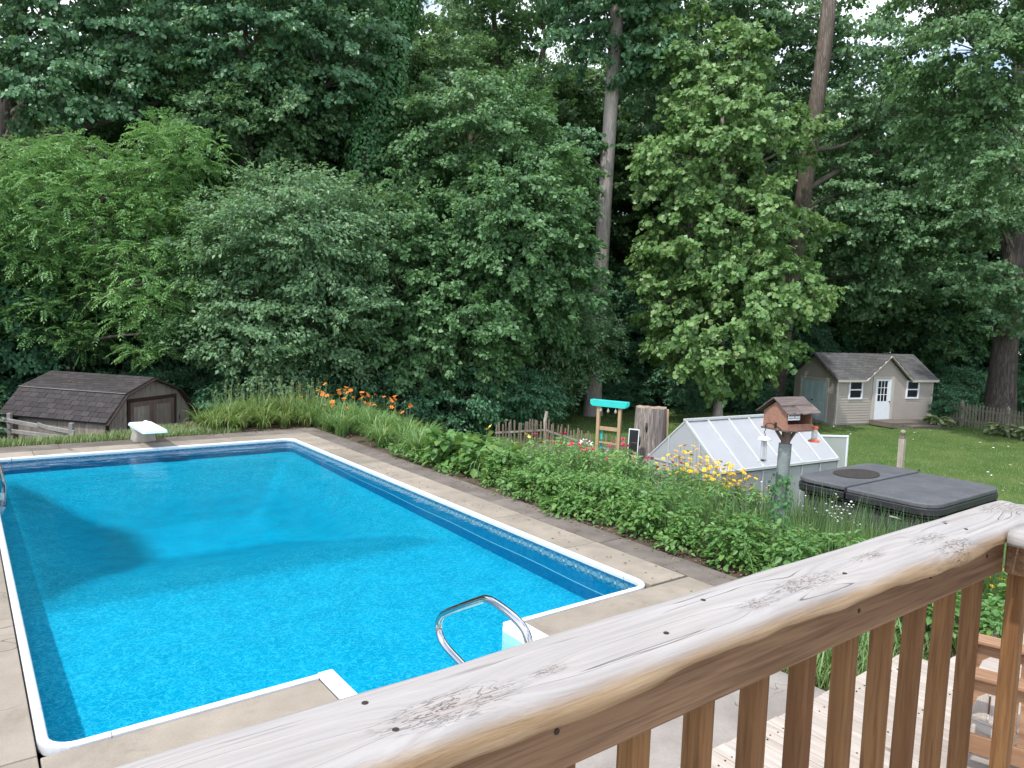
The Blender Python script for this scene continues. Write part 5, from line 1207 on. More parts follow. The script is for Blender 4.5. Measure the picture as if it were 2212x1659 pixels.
# --- layered grey-green tree
b = gpoint(640, 24.0)
tree('dogwood_tree', b, 'rounded tree with tiered grey green leaves behind the daylilies', None, [(0, 0, -.2), (0, 0, 1.6)] + loc_path(b, [(630, 640, 24), (615, 470, 23.8)]), (.15, .06),
     [px_ell(640, 505, 23, 175, 125, 2.3, b), px_ell(560, 690, 22.6, 165, 105, 1.9, b), px_ell(720, 670, 23, 95, 120, 1.6, b), px_ell(500, 560, 23.2, 90, 90, 1.4, b)],
     'dogwood', 330, .60, 'bark_dark', 'dogwood', 102, limbs=60, lo=.35)
# --- maples in the middle
b = gpoint(1010, 29.5)
tree('maple_tree', b, 'tall dark maple whose top stands highest left of the straight grey trunk', 'maples behind the daylily bed', [(0, 0, -.2), (0, 0, 3)] + loc_path(b, [(1015, 450, 29), (1020, 220, 29)]), (.22, .08),
     [px_ell(1010, 320, 28.5, 190, 150, 2.8, b), px_ell(1130, 400, 28, 120, 120, 2.0, b), px_ell(880, 420, 28.5, 100, 120, 2.0, b)], 'maple', 210, .92, 'bark_tan', 'maple', 103)
b = gpoint(930, 26.5)
tree('maple_tree', b, 'dark maple directly right of the tiered grey green tree', 'maples behind the daylily bed', [(0, 0, -.2), (0, 0, 3)] + loc_path(b, [(935, 550, 26.3), (940, 420, 26)]), (.18, .07),
     [px_ell(905, 560, 25.8, 120, 130, 2.0, b), px_ell(890, 720, 25.2, 110, 105, 1.8, b), px_ell(985, 640, 25.5, 110, 100, 1.6, b)], 'maple', 160, .80, 'bark_tan', 'maple', 104)
b = gpoint(1105, 27.0)
tree('maple_tree', b, 'mid green maple with bright tufts just left of the straight grey trunk', 'maples behind the daylily bed', [(0, 0, -.2), (0, 0, 3)] + loc_path(b, [(1100, 560, 26.5), (1095, 400, 26.3)]), (.18, .07),
     [px_ell(1100, 500, 26.2, 150, 125, 2.2, b), px_ell(1010, 700, 24.8, 115, 70, 1.5, b), px_ell(1170, 600, 26.5, 100, 95, 1.8, b), px_ell(1030, 790, 25.5, 80, 50, 1.2, b)], 'maple', 190, .78, 'bark_tan', 'maple', 105)
# --- small layered tree at the straight trunk
b = gpoint(1200, 30.5)
tree('dogwood_tree', b, 'small tiered tree standing against the straight grey trunk', None, [(0, 0, -.2), (0, 0, 1)] + loc_path(b, [(1200, 760, 30.3), (1205, 690, 30.1)]), (.09, .04),
     [px_ell(1215, 725, 29.5, 105, 80, 1.6, b), px_ell(1165, 815, 29.5, 75, 55, 1.3, b)], 'dogwood', 120, .55, 'bark_dark', 'dogwood', 106, lo=.2)
# --- the tall straight grey trunk
b = gpoint(1284, 32.5)
tt = tree('straight_trunk_tree', b, 'tall tree with straight bare grey trunk rising behind the turquoise arbor', None, [(0, 0, -.2), (0, 0, .8)] + loc_path(b, [(1295, 640, 32.5), (1308, 400, 32.5), (1322, 200, 32.5), (1334, 0, 32.6), (1340, -160, 32.8)]), (.355, .26),
     [px_ell(1330, 40, 32.2, 120, 85, 2.0, b), px_ell(1255, 80, 32, 50, 60, 1.2, b), px_ell(1410, 90, 32, 60, 100, 1.6, b), px_ell(1250, 322, 31.8, 40, 38, .8, b), px_ell(1310, -90, 32.2, 200, 100, 3, b)], 'cotton', 150, .62, 'bark_grey', 'linden', 107, limbs=40)
# --- the light tulip-like tree
b = gpoint(1556, 32.0)
tree('light_green_tree', b, 'light yellow green broad leaved tree in front of the garden shed end', None, [(0, 0, -.2), (0, 0, 1.5)] + loc_path(b, [(1560, 650, 31.5), (1562, 400, 31.3), (1560, 240, 31.2)]), (.20, .07),
     [px_ell(1550, 725, 29.2, 150, 90, 2.4, b), px_ell(1620, 620, 29.2, 160, 75, 2.3, b), px_ell(1490, 520, 29.8, 110, 90, 2.0, b), px_ell(1600, 460, 29.6, 110, 70, 2.2, b), px_ell(1500, 340, 30, 120, 90, 2.2, b), px_ell(1610, 270, 29.8, 85, 75, 2.0, b), px_ell(1530, 205, 30.4, 85, 65, 1.8, b), px_ell(1600, 120, 30.8, 70, 60, 1.6, b), px_ell(1480, 90, 31, 60, 60, 1.4, b), px_ell(1735, 300, 31.5, 35, 50, .8, b), px_ell(1735, 480, 31.5, 40, 40, .8, b), px_ell(1700, 640, 28.4, 70, 50, 1.2, b), px_ell(1430, 650, 29.4, 55, 70, 1.2, b)],
     'tulip', 330, .84, 'bark_grey', 'tulip', 108, limbs=90, lo=.4)
b = gpoint(1480, 38.0)
tree('grey_green_tree', b, 'tall grey green tree rising behind the top of the light green tree', None, [(0, 0, -.2), (0, 0, 3)] + loc_path(b, [(1490, 450, 38), (1500, 200, 37.8), (1500, -60, 37.8)]), (.26, .12),
     [px_ell(1470, 80, 36, 100, 110, 2.4, b), px_ell(1600, 50, 36, 120, 90, 2.4, b), px_ell(1690, 140, 36.5, 90, 90, 2.0, b), px_ell(1540, -60, 36, 200, 70, 3, b), px_ell(1430, 250, 37, 60, 90, 1.6, b)], 'cotton', 190, .9, 'bark_dark', 'cotton', 151, limbs=40, lo=.3)
# --- leaning brown trunk with a wide grey green crown
b = gpoint(1672, 36.5)
tree('leaning_tree', b, 'tall tree with leaning brown trunk and grey green crown left above the garden shed', None, [(0, 0, -.2), (0.2, 0, 1.6)] + loc_path(b, [(1700, 650, 35), (1728, 480, 34), (1752, 300, 33.4), (1778, 130, 33.2), (1792, 0, 33.2), (1800, -150, 33.4)]), (.44, .27),
     [px_ell(1930, 420, 36.5, 135, 170, 3.0, b), px_ell(1900, 250, 36, 95, 100, 2.4, b), px_ell(1990, 300, 37, 90, 120, 2.2, b), px_ell(1900, 600, 37, 100, 75, 1.8, b), px_ell(1700, 40, 35.5, 120, 60, 2.0, b), px_ell(1860, 90, 34.5, 60, 70, 2, b), px_ell(1830, 420, 35.5, 60, 110, 1.6, b), px_ell(1700, 480, 37.5, 90, 150, 1.4, b)], 'cotton', 330, .86, 'bark_tan', 'cotton', 109, limbs=60, lo=.3)
# --- big dark trunk at the right edge
b = gpoint(2163, 35.0)
tree('big_trunk_tree', b, 'thick dark trunk tree behind the picket fence near the right edge', None, [(0, 0, -.2), (0.1, 0, 1.5)] + loc_path(b, [(2180, 640, 35), (2198, 420, 35), (2210, 150, 35), (2214, -60, 35)]), (.62, .36),
     [px_ell(2120, 600, 33.2, 45, 45, 1.2, b), px_ell(2200, 660, 33.0, 30, 40, .9, b), px_ell(2120, 460, 33.5, 55, 60, 1.4, b), px_ell(2240, 300, 33.4, 60, 90, 1.6, b)], 'cotton', 80, .72, 'bark_dark', 'cotton', 110, limbs=30)
# --- darker layered maple behind the shed
b = gpoint(1990, 46.0)
tree('maple_tree', b, 'dark maple with low hanging layers behind the garden shed roof', 'maples behind the garden shed', [(0, 0, -.2), (0, 0, 3)] + loc_path(b, [(1985, 620, 46), (1990, 480, 46)]), (.22, .09),
     [px_ell(1985, 640, 44, 105, 85, 2.6, b), px_ell(2050, 720, 43, 55, 40, 1.6, b), px_ell(1900, 680, 45, 80, 60, 2, b)], 'far', 110, .85, 'bark_dark', 'maple', 111)
# --- overhanging heart-leaved limbs upper left
b = gpoint(-40, 28.5)
tree('linden_tree', b, 'spreading heart leaved tree whose limbs overhang the upper left', None, [(0, 0, -.2), (0, 0, 4)] + loc_path(b, [(15, 260, 28.3), (30, 100, 28), (60, -120, 27.8)]), (.40, .24),
     [px_ell(120, 60, 26.8, 170, 105, 2.4, b), px_ell(330, 60, 26.5, 150, 110, 2.2, b), px_ell(560, 80, 26.5, 150, 110, 2.2, b), px_ell(720, 60, 27, 110, 120, 2.2, b), px_ell(400, -90, 26.8, 420, 90, 3, b), px_ell(700, 190, 26.8, 60, 60, 1.2, b), px_ell(90, 190, 25.6, 110, 55, 1.6, b), px_ell(250, 180, 25.8, 100, 50, 1.6, b)], 'linden', 450, .84, 'bark_dark', 'linden', 112, limbs=80)
b = gpoint(545, 26.5)
tree('dark_trunk_tree', b, 'shaded dark trunk with thin crown rising between the walnut and the ivy trunk', None, [(0, 0, -.2), (0, 0, 4)] + loc_path(b, [(535, 300, 26.5), (525, 180, 26.5), (520, -80, 26.5)]), (.26, .18),
     [px_ell(500, 260, 26.5, 140, 70, 2, b), px_ell(610, 240, 27, 90, 90, 2, b), px_ell(440, 180, 27, 120, 60, 2, b)], 'maple', 110, .8, 'bark_dark', 'forest', 113)
# --- ivy-clad trunks
def ivy_tree(px0, px1, Y, w0, w1, ybase, label, seed, n):
    rng = np.random.default_rng(seed); b = gpoint(px0, Y)
    pl = [tuple(Vector(at(px0 + (px1 - px0) * t, ybase * (1 - t) - 60 * t, Y)) - b) for t in (0.0, .35, .7, 1)]
    e = empty('ivy_clad_tree', b, 0, label, 'tree', 'ivy covered trunks'); mb = MB(); pts = np.array(trunk_mb(mb, [(0, 0, -.2), (0, 0, .8)] + pl, .30, .18)); mb.build('trunk', MAT['bark_dark'], e, smooth=True)
    t = rng.random(n) ** .9; i = t * (len(pts) - 1.001); k = i.astype(int); c = pts[k] + (pts[k + 1] - pts[k]) * (i - k)[:, None]
    a = rng.uniform(0, 2 * PI, n); rad = ((w0 * (1 - t) + w1 * t) * Y / 1586 / 2) * rng.uniform(.55, 1.12, n) * (1 + .25 * np.sin(t * 23 + 2 * a))
    d = np.stack([np.cos(a), np.sin(a), np.zeros(n)], -1); P = c + d * rad[:, None]
    A = d * .35 + np.array([0, 0, -1.0]) + rng.normal(size=(n, 3)) * .35; N = d + np.array([0, 0, .5]) + rng.normal(size=(n, 3)) * .35
    v, f = leaf_geo(P, A, N, rng.uniform(.09, .17, n), rng.uniform(.08, .14, n), KITE); link('ivy', np_mesh('ivy', v, f, LF['ivy']), None, e)
    return e
ivy_tree(775, 890, 27.5, 105, 60, 420, 'leaning trunk thickly clad in bright green ivy', 121, 14000)
ivy_tree(752, 742, 29.5, 40, 30, 400, 'dark upright ivy trunk left of the leaning ivy clad trunk', 122, 4200)
# --- pale bare limbs against the sky, top centre
def bare(px, paths, label, seed, Y):
    b = gpoint(px, Y); e = empty('thin_bare_tree', b, 0, label, 'tree', 'thin pale trunks against the sky'); rng = np.random.default_rng(seed)
    mb = MB(); p0 = loc_path(b, paths[0][0]); mb.tube(smooth_pts([(0, 0, -.2)] + p0), list(np.linspace(.20, paths[0][1], len(smooth_pts([(0, 0, -.2)] + p0)))), 9, cap=False); mb.build('trunk', MAT['bark_tan'], e, smooth=True)
    lm = MB()
    for pl, r0, r1 in paths[1]:
        q = smooth_pts(loc_path(b, pl)); lm.tube(q, list(np.linspace(r0, r1, len(q))), 7, cap=False)
    lm.build('limbs', MAT['bark_tan'], e, smooth=True)
    C, _ = spread(rng, [px_ell(px_, py_, Y, rx_, rz_, 2.0, b) for px_, py_, rx_, rz_ in paths[2]], paths[3], .85, .3)
    v, f = STYLES['far'](rng, C); link('crown', np_mesh('crown', v, f, LF['forest']), None, e)
bare(1110, (([(1120, 420, 38), (1085, 190, 38), (1068, 60, 38), (1055, -80, 38)], .10), [([(1085, 190, 38), (1040, 90, 38), (1000, 20, 38)], .07, .03)], [(1010, 90, 100, 90), (1080, -20, 120, 60), (1110, 250, 60, 60)], 40), 'slim pale trunk curving left near the top centre', 131, 38)
bare(1135, (([(1140, 330, 39), (1160, 190, 39), (1178, 80, 39)], .14), [([(1178, 80, 39), (1166, 30, 39), (1150, -80, 39)], .12, .08), ([(1178, 80, 39), (1192, 40, 39), (1196, -80, 39)], .11, .07)], [(1130, 60, 50, 40), (1230, 150, 50, 60), (1180, 230, 50, 50)], 24), 'forked pale trunk against the patch of sky at top centre', 132, 39)
# --- wind-blurred dark crown upper right
b = gpoint(2260, 27.0)
tree('right_edge_tree', b, 'dark leafy tree whose crown fills the upper right corner', None, [(0, 0, -.2), (0, 0, 4)] + loc_path(b, [(2262, 250, 27), (2240, -60, 27)]), (.28, .16),
     [px_ell(2110, 110, 25.5, 120, 95, 2.2, b), px_ell(2110, 300, 25.8, 75, 100, 1.8, b), px_ell(2050, 250, 26.2, 60, 75, 1.5, b), px_ell(2150, -60, 26, 200, 70, 2.6, b)], 'maple', 150, .95, 'bark_dark', 'forest', 141, limbs=60)

# ------------------------------------------------------------------ the wood behind: shared crowns, each tree a thing
def proto(name, label, seed, H, ell, ncl, mind, leafm, style, tr, barkm='bark_dark', cat='tree', limbs=26):
    return tree(name, Vector((0, 0, 0)), label, None, [(0, 0, -.4), (.05, 0, H * .3), (-.1, .1, H * .62), (.1, 0, H * .9)], tr, ell, style, ncl, mind, barkm, leafm, seed, limbs=limbs, cat=cat)
P1 = proto('forest_tree', 'x', 201, 22, [(0, 0, 15, 4.6, 4.2, 7.0), (1.2, -.5, 10, 3.4, 3.2, 3.5)], 210, 1.15, 'forest', 'far', (.34, .10))
P2 = proto('forest_tree', 'x', 202, 20, [(0, 0, 13, 4.2, 4.0, 6.5), (-1.0, .4, 18, 2.8, 2.8, 3.0), (.6, 0, 6.5, 3.2, 3.0, 2.6)], 215, 1.15, 'forest', 'far', (.30, .10), 'bark_tan')
P3 = proto('understory_tree', 'x', 203, 8, [(0, 0, 4.6, 2.6, 2.5, 3.2), (.6, -.3, 2.4, 2.2, 2.0, 1.6)], 90, .85, 'shade', 'maple', (.11, .04))
P4 = proto('shrub', 'x', 204, 2.2, [(0, 0, .95, 1.15, 1.0, .95)], 46, .38, 'shade', 'shrub', (.03, .012), 'twig', 'shrub', 14)
rngp = random.Random(77)
def place(P, x, y, s, rz, label, group, first=[set()]):
    o = P if P.name not in first[0] else copy_tree(P)
    first[0].add(P.name)
    o.location = (x, y, gz(x, y) - 0.05); o.rotation_euler = (0, 0, rz); o.scale = (s, s, s * rngp.uniform(.93, 1.07)); o['label'] = label; o['group'] = group
    return o
row2 = [(-30, 33), (-25.5, 35), (-21, 32.5), (-17, 34.5), (-13.5, 31.5), (-10, 35), (-7, 32.5), (-3.5, 36), (-.5, 38.5), (3, 42), (6.5, 44), (10.5, 42), (14.5, 46), (19.5, 50), (24.5, 48), (29.5, 46), (34, 43), (36, 36), (39, 29), (41, 21), (-28, 26), (-31, 19), (-34, 12)]
row3 = [(-34, 46), (-27, 49), (-19, 48), (-12, 47), (-4.5, 50), (4, 53), (13, 57), (22, 61), (31, 58), (40, 54), (46, 44), (48, 34), (50, 24), (-40, 36), (-42, 24)]
for i, (x, y) in enumerate(row2):
    if x > -5 and x < 1.0 and y < 40: s = 1.0
    place((P1, P2)[i % 2], x + rngp.uniform(-.8, .8), y + rngp.uniform(-1, 1), (rngp.uniform(.70, .88) if x < 2 else rngp.uniform(.85, 1.05)), rngp.uniform(0, 6.3), 'tall dark green tree in the wood behind the pool and lawn', 'tall trees of the wood')
for i, (x, y) in enumerate(row3):
    place((P2, P1)[i % 2], x + rngp.uniform(-1, 1), y + rngp.uniform(-1, 1), rngp.uniform(.85, 1.1), rngp.uniform(0, 6.3), 'tall dark green tree in the wood behind the pool and lawn', 'tall trees of the wood')
und = [(-26, 27), (-22, 29), (-19.5, 25.5), (-17, 28.5), (-14.5, 27.5), (-11.5, 28.5), (-9.5, 28), (-6.8, 28.6), (-4.6, 29.5), (-2.4, 28.8), (-.8, 31.5), (.6, 34.5), (5.4, 37.5), (7.6, 38), (10, 39.5), (13, 41.5), (16, 43), (-19, 22.5), (-23, 23.5), (-16.2, 24.5), (-20.5, 27), (20.5, 47), (26, 44), (30, 42)]
for i, (x, y) in enumerate(und):
    place(P3, x, y, rngp.uniform(.75, 1.15), rngp.uniform(0, 6.3), 'small dark understory tree at the edge of the wood', 'understory trees at the edge of the wood')
shr = [(-15.2, 20.6), (-12.6, 23.6), (-11.2, 23.4), (-14.6, 18.6), (-16.5, 19.5), (-13.9, 17.6), (-8.4, 22.8), (-7.4, 24), (-6.2, 23.2), (-5.2, 24.4), (-4.1, 23.8), (-3.0, 25), (-2.0, 24.6), (-1.0, 25.8), (0, 26.5), (.9, 27.5), (1.2, 29.5), (.6, 28.6), (.4, 26.4), (-.6, 27.2), (4.6, 34), (6, 35.5), (8.3, 35), (10, 36.5), (11.3, 35), (13.5, 38), (17, 40), (22, 40.5), (24, 39), (26.5, 38), (-9.2, 24.2), (20.2, 33.4), (-8.9, 26), (-3.6, 27.4)]
for i, (x, y) in enumerate(shr):
    place(P4, x, y, rngp.uniform(.75, 1.25), rngp.uniform(0, 6.3), 'low dark green shrub in the shade below the trees', 'shrubs in the shade below the trees')
# the mass of leaves far off, closing the view between the trunks
rng = np.random.default_rng(5); n = 50000
an = rng.uniform(-1.05, 1.05, n); rad = rng.uniform(66, 78, n); hz_ = rng.random(n) ** 1.15 * 20
hz_ = np.where(hz_ > 14 + 4 * np.sin(an * 17) + 3 * np.sin(an * 41), hz_ * .6, hz_)
P = np.stack([np.sin(an) * rad, np.cos(an) * rad, hz_ - 1.0], -1)
A = rng.normal(size=(n, 3)) + np.array([0, 0, -.5]); N = rng.normal(size=(n, 3)) * .6 + np.array([0, -.4, .8])
v, f = leaf_geo(P, A, N, rng.uniform(.5, .85, n), rng.uniform(.4, .65, n), KITE)
tag(link('distant_woods', np_mesh('distant_woods', v, f, LF['forest'])), kind='stuff')

def where(x, y):
    d = Vector((x, y, 3)) - EYE; px = 1106 + 1586 * d.dot(rgt) / d.dot(fwd)
    for lim, t in ((60, 'at the far left behind the split rail fence'), (280, 'behind the barn shed'), (430, 'between the barn shed and the tiered tree'), (640, 'behind the left half of the tiered grey green tree'), (840, 'behind the right half of the tiered grey green tree'), (1010, 'behind the left maple'), (1180, 'behind the maples left of the straight grey trunk'), (1330, 'close to the straight grey trunk'), (1480, 'left of the light green tree'), (1660, 'behind the light yellow green tree'), (1820, 'behind the leaning brown trunk'), (1960, 'behind the garden shed roof'), (2080, 'right of the garden shed'), (9999, 'behind the picket fence at the right edge')):
        if px < lim: return t
for o in list(S.objects):
    if o.parent is None and o.get('group') in ('tall trees of the wood', 'understory trees at the edge of the wood', 'shrubs in the shade below the trees'):
        far = o.location.y > 44
        o['label'] = {'tall': 'tall dark ' + ('distant ' if far else '') + 'wood tree ', 'unde': 'small dark understory tree ', 'shru': 'low dark green shrub '}[o['group'][:4]] + where(o.location.x, o.location.y)
# ------------------------------------------------------------------ lawn grass, rough grass, litter
def blades(name, P, h, w, mat, seed, bend=.35):
    rng = np.random.default_rng(seed); n = len(P); a = rng.uniform(0, 2 * PI, n); d = np.stack([np.cos(a), np.sin(a), np.zeros(n)], -1); s = np.stack([-np.sin(a), np.cos(a), np.zeros(n)], -1)
    hh = h * rng.uniform(.55, 1.3, n); up = np.array([0, 0, 1.0])
    b0 = P - s * (w / 2); b1 = P + s * (w / 2); m0 = P + up * (hh * .6)[:, None] + d * (hh * bend * .4)[:, None]; tp_ = P + up * (hh)[:, None] + d * (hh * bend)[:, None]
    v = np.stack([b0, b1, m0 + s * (w * .35), m0 - s * (w * .35), tp_], 1).reshape(-1, 3)
    f = (np.array([[0, 1, 2], [0, 2, 3], [3, 2, 4]])[None] + (np.arange(n) * 5)[:, None, None]).reshape(-1, 3)
    return np_mesh(name, v, f, mat)
rng = np.random.default_rng(9)
def scatter_xy(n, x0, x1, y0, y1, keep):
    x = rng.uniform(x0, x1, n); y = rng.uniform(y0, y1, n); k = keep(x, y); x, y = x[k], y[k]
    return np.stack([x, y, ground_z(x, y) - .03], -1)
Pg = scatter_xy(150000, -1, 24, 10, 34, lambda x, y: in_lawn(x, y) & (rng.random(len(x)) < np.clip(1.35 - y / 34, .2, 1)))
tag(link('lawn_grass', blades('lawn_grass', Pg, .060, .010, LF['grass'], 1)), kind='stuff')
def uv_pts(n, u0, u1, v0, v1, r=rng):
    u = r.uniform(u0, u1, n); v = r.uniform(v0, v1, n)
    x = POOL_C.x + U.x * u + V.x * v; y = POOL_C.y + U.y * u + V.y * v
    return np.stack([x, y, ground_z(x, y) - .03], -1)
Pr = np.concatenate([uv_pts(9000, -6, 3.4, 12.03, 13.1), uv_pts(3500, 3.2, 4.9, 12.04, 13.4), uv_pts(1500, 5.08, 5.7, -2.64, -1.78), uv_pts(900, 5.7, 6.6, -2.85, -1.78)])
tag(link('rough_grass', blades('rough_grass', Pr, .13, .012, LF['grass'], 2, .6)), kind='stuff')
Pt = np.concatenate([uv_pts(260, 5.1, 6.5, -2.6, -1.85), uv_pts(200, 6.6, 7.2, -2.9, -.6)])
tag(link('tall_grass', blades('tall_grass', Pt, .36, .016, LF['lily'], 3, .8)), kind='stuff')
m = 1500; Pl = np.concatenate([uv_pts(900, 6.45, 7.0, -1.2, 12), uv_pts(260, 3.0, 6.6, 11.8, 12.4), uv_pts(160, 5.7, 6.3, -2, 11)]); Pl[:, 2] += .035
v, f = leaf_geo(Pl, rng.normal(size=(len(Pl), 3)) * np.array([1, 1, .1]), rng.normal(size=(len(Pl), 3)) * .4 + np.array([0, 0, 1]), rng.uniform(.015, .06, len(Pl)), rng.uniform(.006, .03, len(Pl)), KITE)
tag(link('leaf_litter', np_mesh('leaf_litter', v, f, MAT['litter'])), kind='stuff')
Pc = scatter_xy(2600, 6, 22, 13, 33, in_lawn)[:90]; Pc[:, 2] += .05
v, f = leaf_geo(Pc, rng.normal(size=(len(Pc), 3)) * np.array([1, 1, .1]), rng.normal(size=(len(Pc), 3)) * .3 + np.array([0, 0, 1]), rng.uniform(.05, .12, len(Pc)), rng.uniform(.03, .07, len(Pc)), KITE)
tag(link('fallen_leaves', np_mesh('fallen_leaves', v, f, MAT['petal_white'])), kind='stuff')

# ------------------------------------------------------------------ the flower bed: every plant its own thing
def strap_mesh(name, n, L, W, seed, mat, spreadr=.10, arch=1.0, segs=6):
    rng = np.random.default_rng(seed); vs = []; fs = []; up = np.array([0, 0, 1.0])
    for i in range(n):
        a = rng.uniform(0, 2 * PI); d = np.array([math.cos(a), math.sin(a), 0]); s = np.array([-d[1], d[0], 0]); l = L * rng.uniform(.6, 1.2); w = W * rng.uniform(.7, 1.2)
        th = rng.uniform(.05, .45); cur = rng.uniform(.9, 2.3) * arch; p = d * rng.uniform(0, spreadr) + s * rng.uniform(-spreadr, spreadr); b0 = len(vs)
        for k in range(segs + 1):
            t = k / segs; ww = w * (1 - t ** 2.5) * .5 + .0008
            nr = d * math.cos(th) * 0 + s
            vs += [p - s * ww + up * 0.0, p + s * ww]
            dr = d * math.sin(th) + up * math.cos(th); p = p + dr * l / segs; th += cur / segs * (0.6 + t)
        for k in range(segs): q = b0 + 2 * k; fs += [(q, q + 1, q + 3), (q, q + 3, q + 2)]
    return np_mesh(name, np.array(vs), np.array(fs), mat)
def stem_mb(n, h, r0, seed, spr=.15, lean=.12, k=4):
    r = random.Random(seed); mb = MB(); tips = []
    for i in range(n):
        a = r.uniform(0, 6.3); q = r.uniform(0, spr); x, y = q * math.cos(a), q * math.sin(a); hh = h * r.uniform(.75, 1.1); lx_, ly_ = r.uniform(-lean, lean), r.uniform(-lean, lean)
        mb.tube([(x, y, 0), (x + lx_ * .4, y + ly_ * .4, hh * .5), (x + lx_, y + ly_, hh)], [r0, r0 * .85, r0 * .6], k, cap=False); tips.append((x + lx_, y + ly_, hh))
    return mb, tips
def petals(n, L, W, tilt, rng, up=np.array([0, 0, 1.0]), tmpl=KITE, ph=0.0):
    a = np.arange(n) * 2 * PI / n + ph; d = np.stack([np.cos(a), np.sin(a), np.full(n, math.tan(tilt))], -1); N = np.stack([-np.cos(a) * math.tan(tilt), -np.sin(a) * math.tan(tilt), np.ones(n)], -1)
    return leaf_geo(np.zeros((n, 3)), d, N, L, W, tmpl)
rngf = np.random.default_rng(3)
def fl_mesh(name, parts, mat):
    v, f = merge(parts); return np_mesh(name, v, f, mat)
FL_M = {'orange': fl_mesh('flower', [petals(6, .085, .042, .5, rngf), petals(6, .05, .03, 1.1, rngf, ph=.5)], MAT['petal_orange']),
        'yellow': fl_mesh('flower', [petals(8, .038, .021, .12, rngf), petals(8, .020, .016, .6, rngf, ph=.3)], MAT['petal_yellow']),
        'pale': fl_mesh('flower', [petals(6, .08, .04, .45, rngf)], MAT['petal_pale']),
        'pink': fl_mesh('flower', [petals(12, .045, .016, .15, rngf), petals(10, .042, .016, .6, rngf, ph=.3), petals(8, .038, .015, 1.1, rngf, ph=.1)], MAT['petal_pink']),
        'white': fl_mesh('flower', [petals(6, .11, .05, .55, rngf), petals(6, .07, .04, 1.0, rngf, ph=.5)], MAT['petal_white']),
        'daisy': fl_mesh('flower', [petals(9, .020, .010, .1, rngf), petals(6, .014, .010, .5, rngf)], MAT['petal_white'])}
def broad_mesh(name, n, h, L, W, seed, mat, tmpl=HEX, r=.30):
    rng = np.random.default_rng(seed); z = h * (0.12 + .88 * rng.random(n) ** .7); a = rng.uniform(0, 2 * PI, n); q = r * np.sqrt(rng.random(n)) * (1 - .35 * z / h)
    P = np.stack([q * np.cos(a), q * np.sin(a), z], -1); d = np.stack([np.cos(a), np.sin(a), rng.uniform(-.6, .25, n)], -1) + rng.normal(size=(n, 3)) * .25
    N = np.array([0, 0, 1.0]) + np.stack([np.cos(a), np.sin(a), np.zeros(n)], -1) * .35 + rng.normal(size=(n, 3)) * .35; s = rng.uniform(.6, 1.25, n)
    v, f = leaf_geo(P, d, N, L * s, W * s, tmpl); return np_mesh(name, v, f, mat)
def plant_proto(name, cat, fol, stems=None, flowers=None, fcolor=None, folname='foliage', extra=None):
    e = empty(name, (0, 0, -50), 0, 'x', cat); link(folname, fol, None, e)
    if stems is not None: link('stem', stems[0].mesh('stem'), LF['scape'], e)
    if flowers:
        r = random.Random(len(flowers) * 7 + 1)
        for p in flowers: link('flower', FL_M[fcolor], None, e, p, (r.uniform(-.6, .6), r.uniform(-.6, .6), r.uniform(0, 6)))
    if extra is not None: link('bud', extra, None, e)
    return e
def buds(tips, seed, mat, s=.035):
    rng = np.random.default_rng(seed); P = np.repeat(np.array(tips), 5, 0); d = rng.normal(size=P.shape) * .6 + np.array([0, 0, .7])
    v, f = leaf_geo(P, d, rng.normal(size=P.shape), s * 1.6, s * .7, KITE); return np_mesh('bud', v, f, mat)
DL = [plant_proto('daylily', 'plant', strap_mesh('foliage', 90, .80, .026, 300 + i, LF['lily'], arch=1.3)) for i in range(3)]
DY = [plant_proto('daylily', 'plant', strap_mesh('foliage', 95, .84, .027, 310 + i, LF['lily_y'], arch=1.5)) for i in range(2)]
DS = []
for i in range(2):
    sm = stem_mb(6, .98, .005, 320 + i, .22, .1); DS.append(plant_proto('budding_daylily', 'plant', strap_mesh('foliage', 70, .78, .026, 330 + i, LF['lily_y']), sm, extra=buds(sm[1], 5 + i, LF['scape'])))
DO = []
for i in range(3):
    sm = stem_mb(4, .92, .005, 340 + i, .2, .12); DO.append(plant_proto('orange_daylily', 'plant', strap_mesh('foliage', 75, .74, .026, 350 + i, LF['lily']), sm, [tuple(t) for t in sm[1][:3]], 'orange', extra=buds(sm[1][3:], 9, LF['scape'])))
BR = [plant_proto('leafy_plant', 'plant', broad_mesh('foliage', 230, .66, .115, .066, 360 + i, LF['broad'])) for i in range(4)]
BL_ = [plant_proto('large_leaf_plant', 'plant', broad_mesh('foliage', 85, .60, .22, .14, 370 + i, LF['broad'])) for i in range(2)]
GC = [plant_proto('creeping_plant', 'plant', broad_mesh('foliage', 110, .24, .10, .06, 375 + i, LF['broad'], r=.36)) for i in range(2)]
HB = [plant_proto('tall_herb', 'plant', broad_mesh('foliage', 210, .86, .115, .034, 380 + i, LF['herb'], KITE, .26), stem_mb(9, .82, .004, 385 + i, .22, .06)) for i in range(3)]
BB = []
for i in range(3):
    sm = stem_mb(6, .95, .004, 390 + i, .22, .1); BB.append(plant_proto('bee_balm', 'plant', broad_mesh('foliage', 190, .82, .11, .042, 395 + i, LF['herb'], KITE, .26), sm, [tuple(t) for t in sm[1][:3]], 'pink'))
CO = []
for i in range(3):
    sm = stem_mb(26, .92, .003, 400 + i, .30, .12); CO.append(plant_proto('coreopsis', 'plant', broad_mesh('foliage', 220, .70, .10, .022, 405 + i, LF['herb'], KITE, .28), sm, [tuple(t) for t in sm[1]], 'yellow'))
RD = [plant_proto('horsetail', 'plant', strap_mesh('foliage', 70, .88, .009, 410 + i, LF['reed'], .26, .10, 3), None) for i in range(3)]
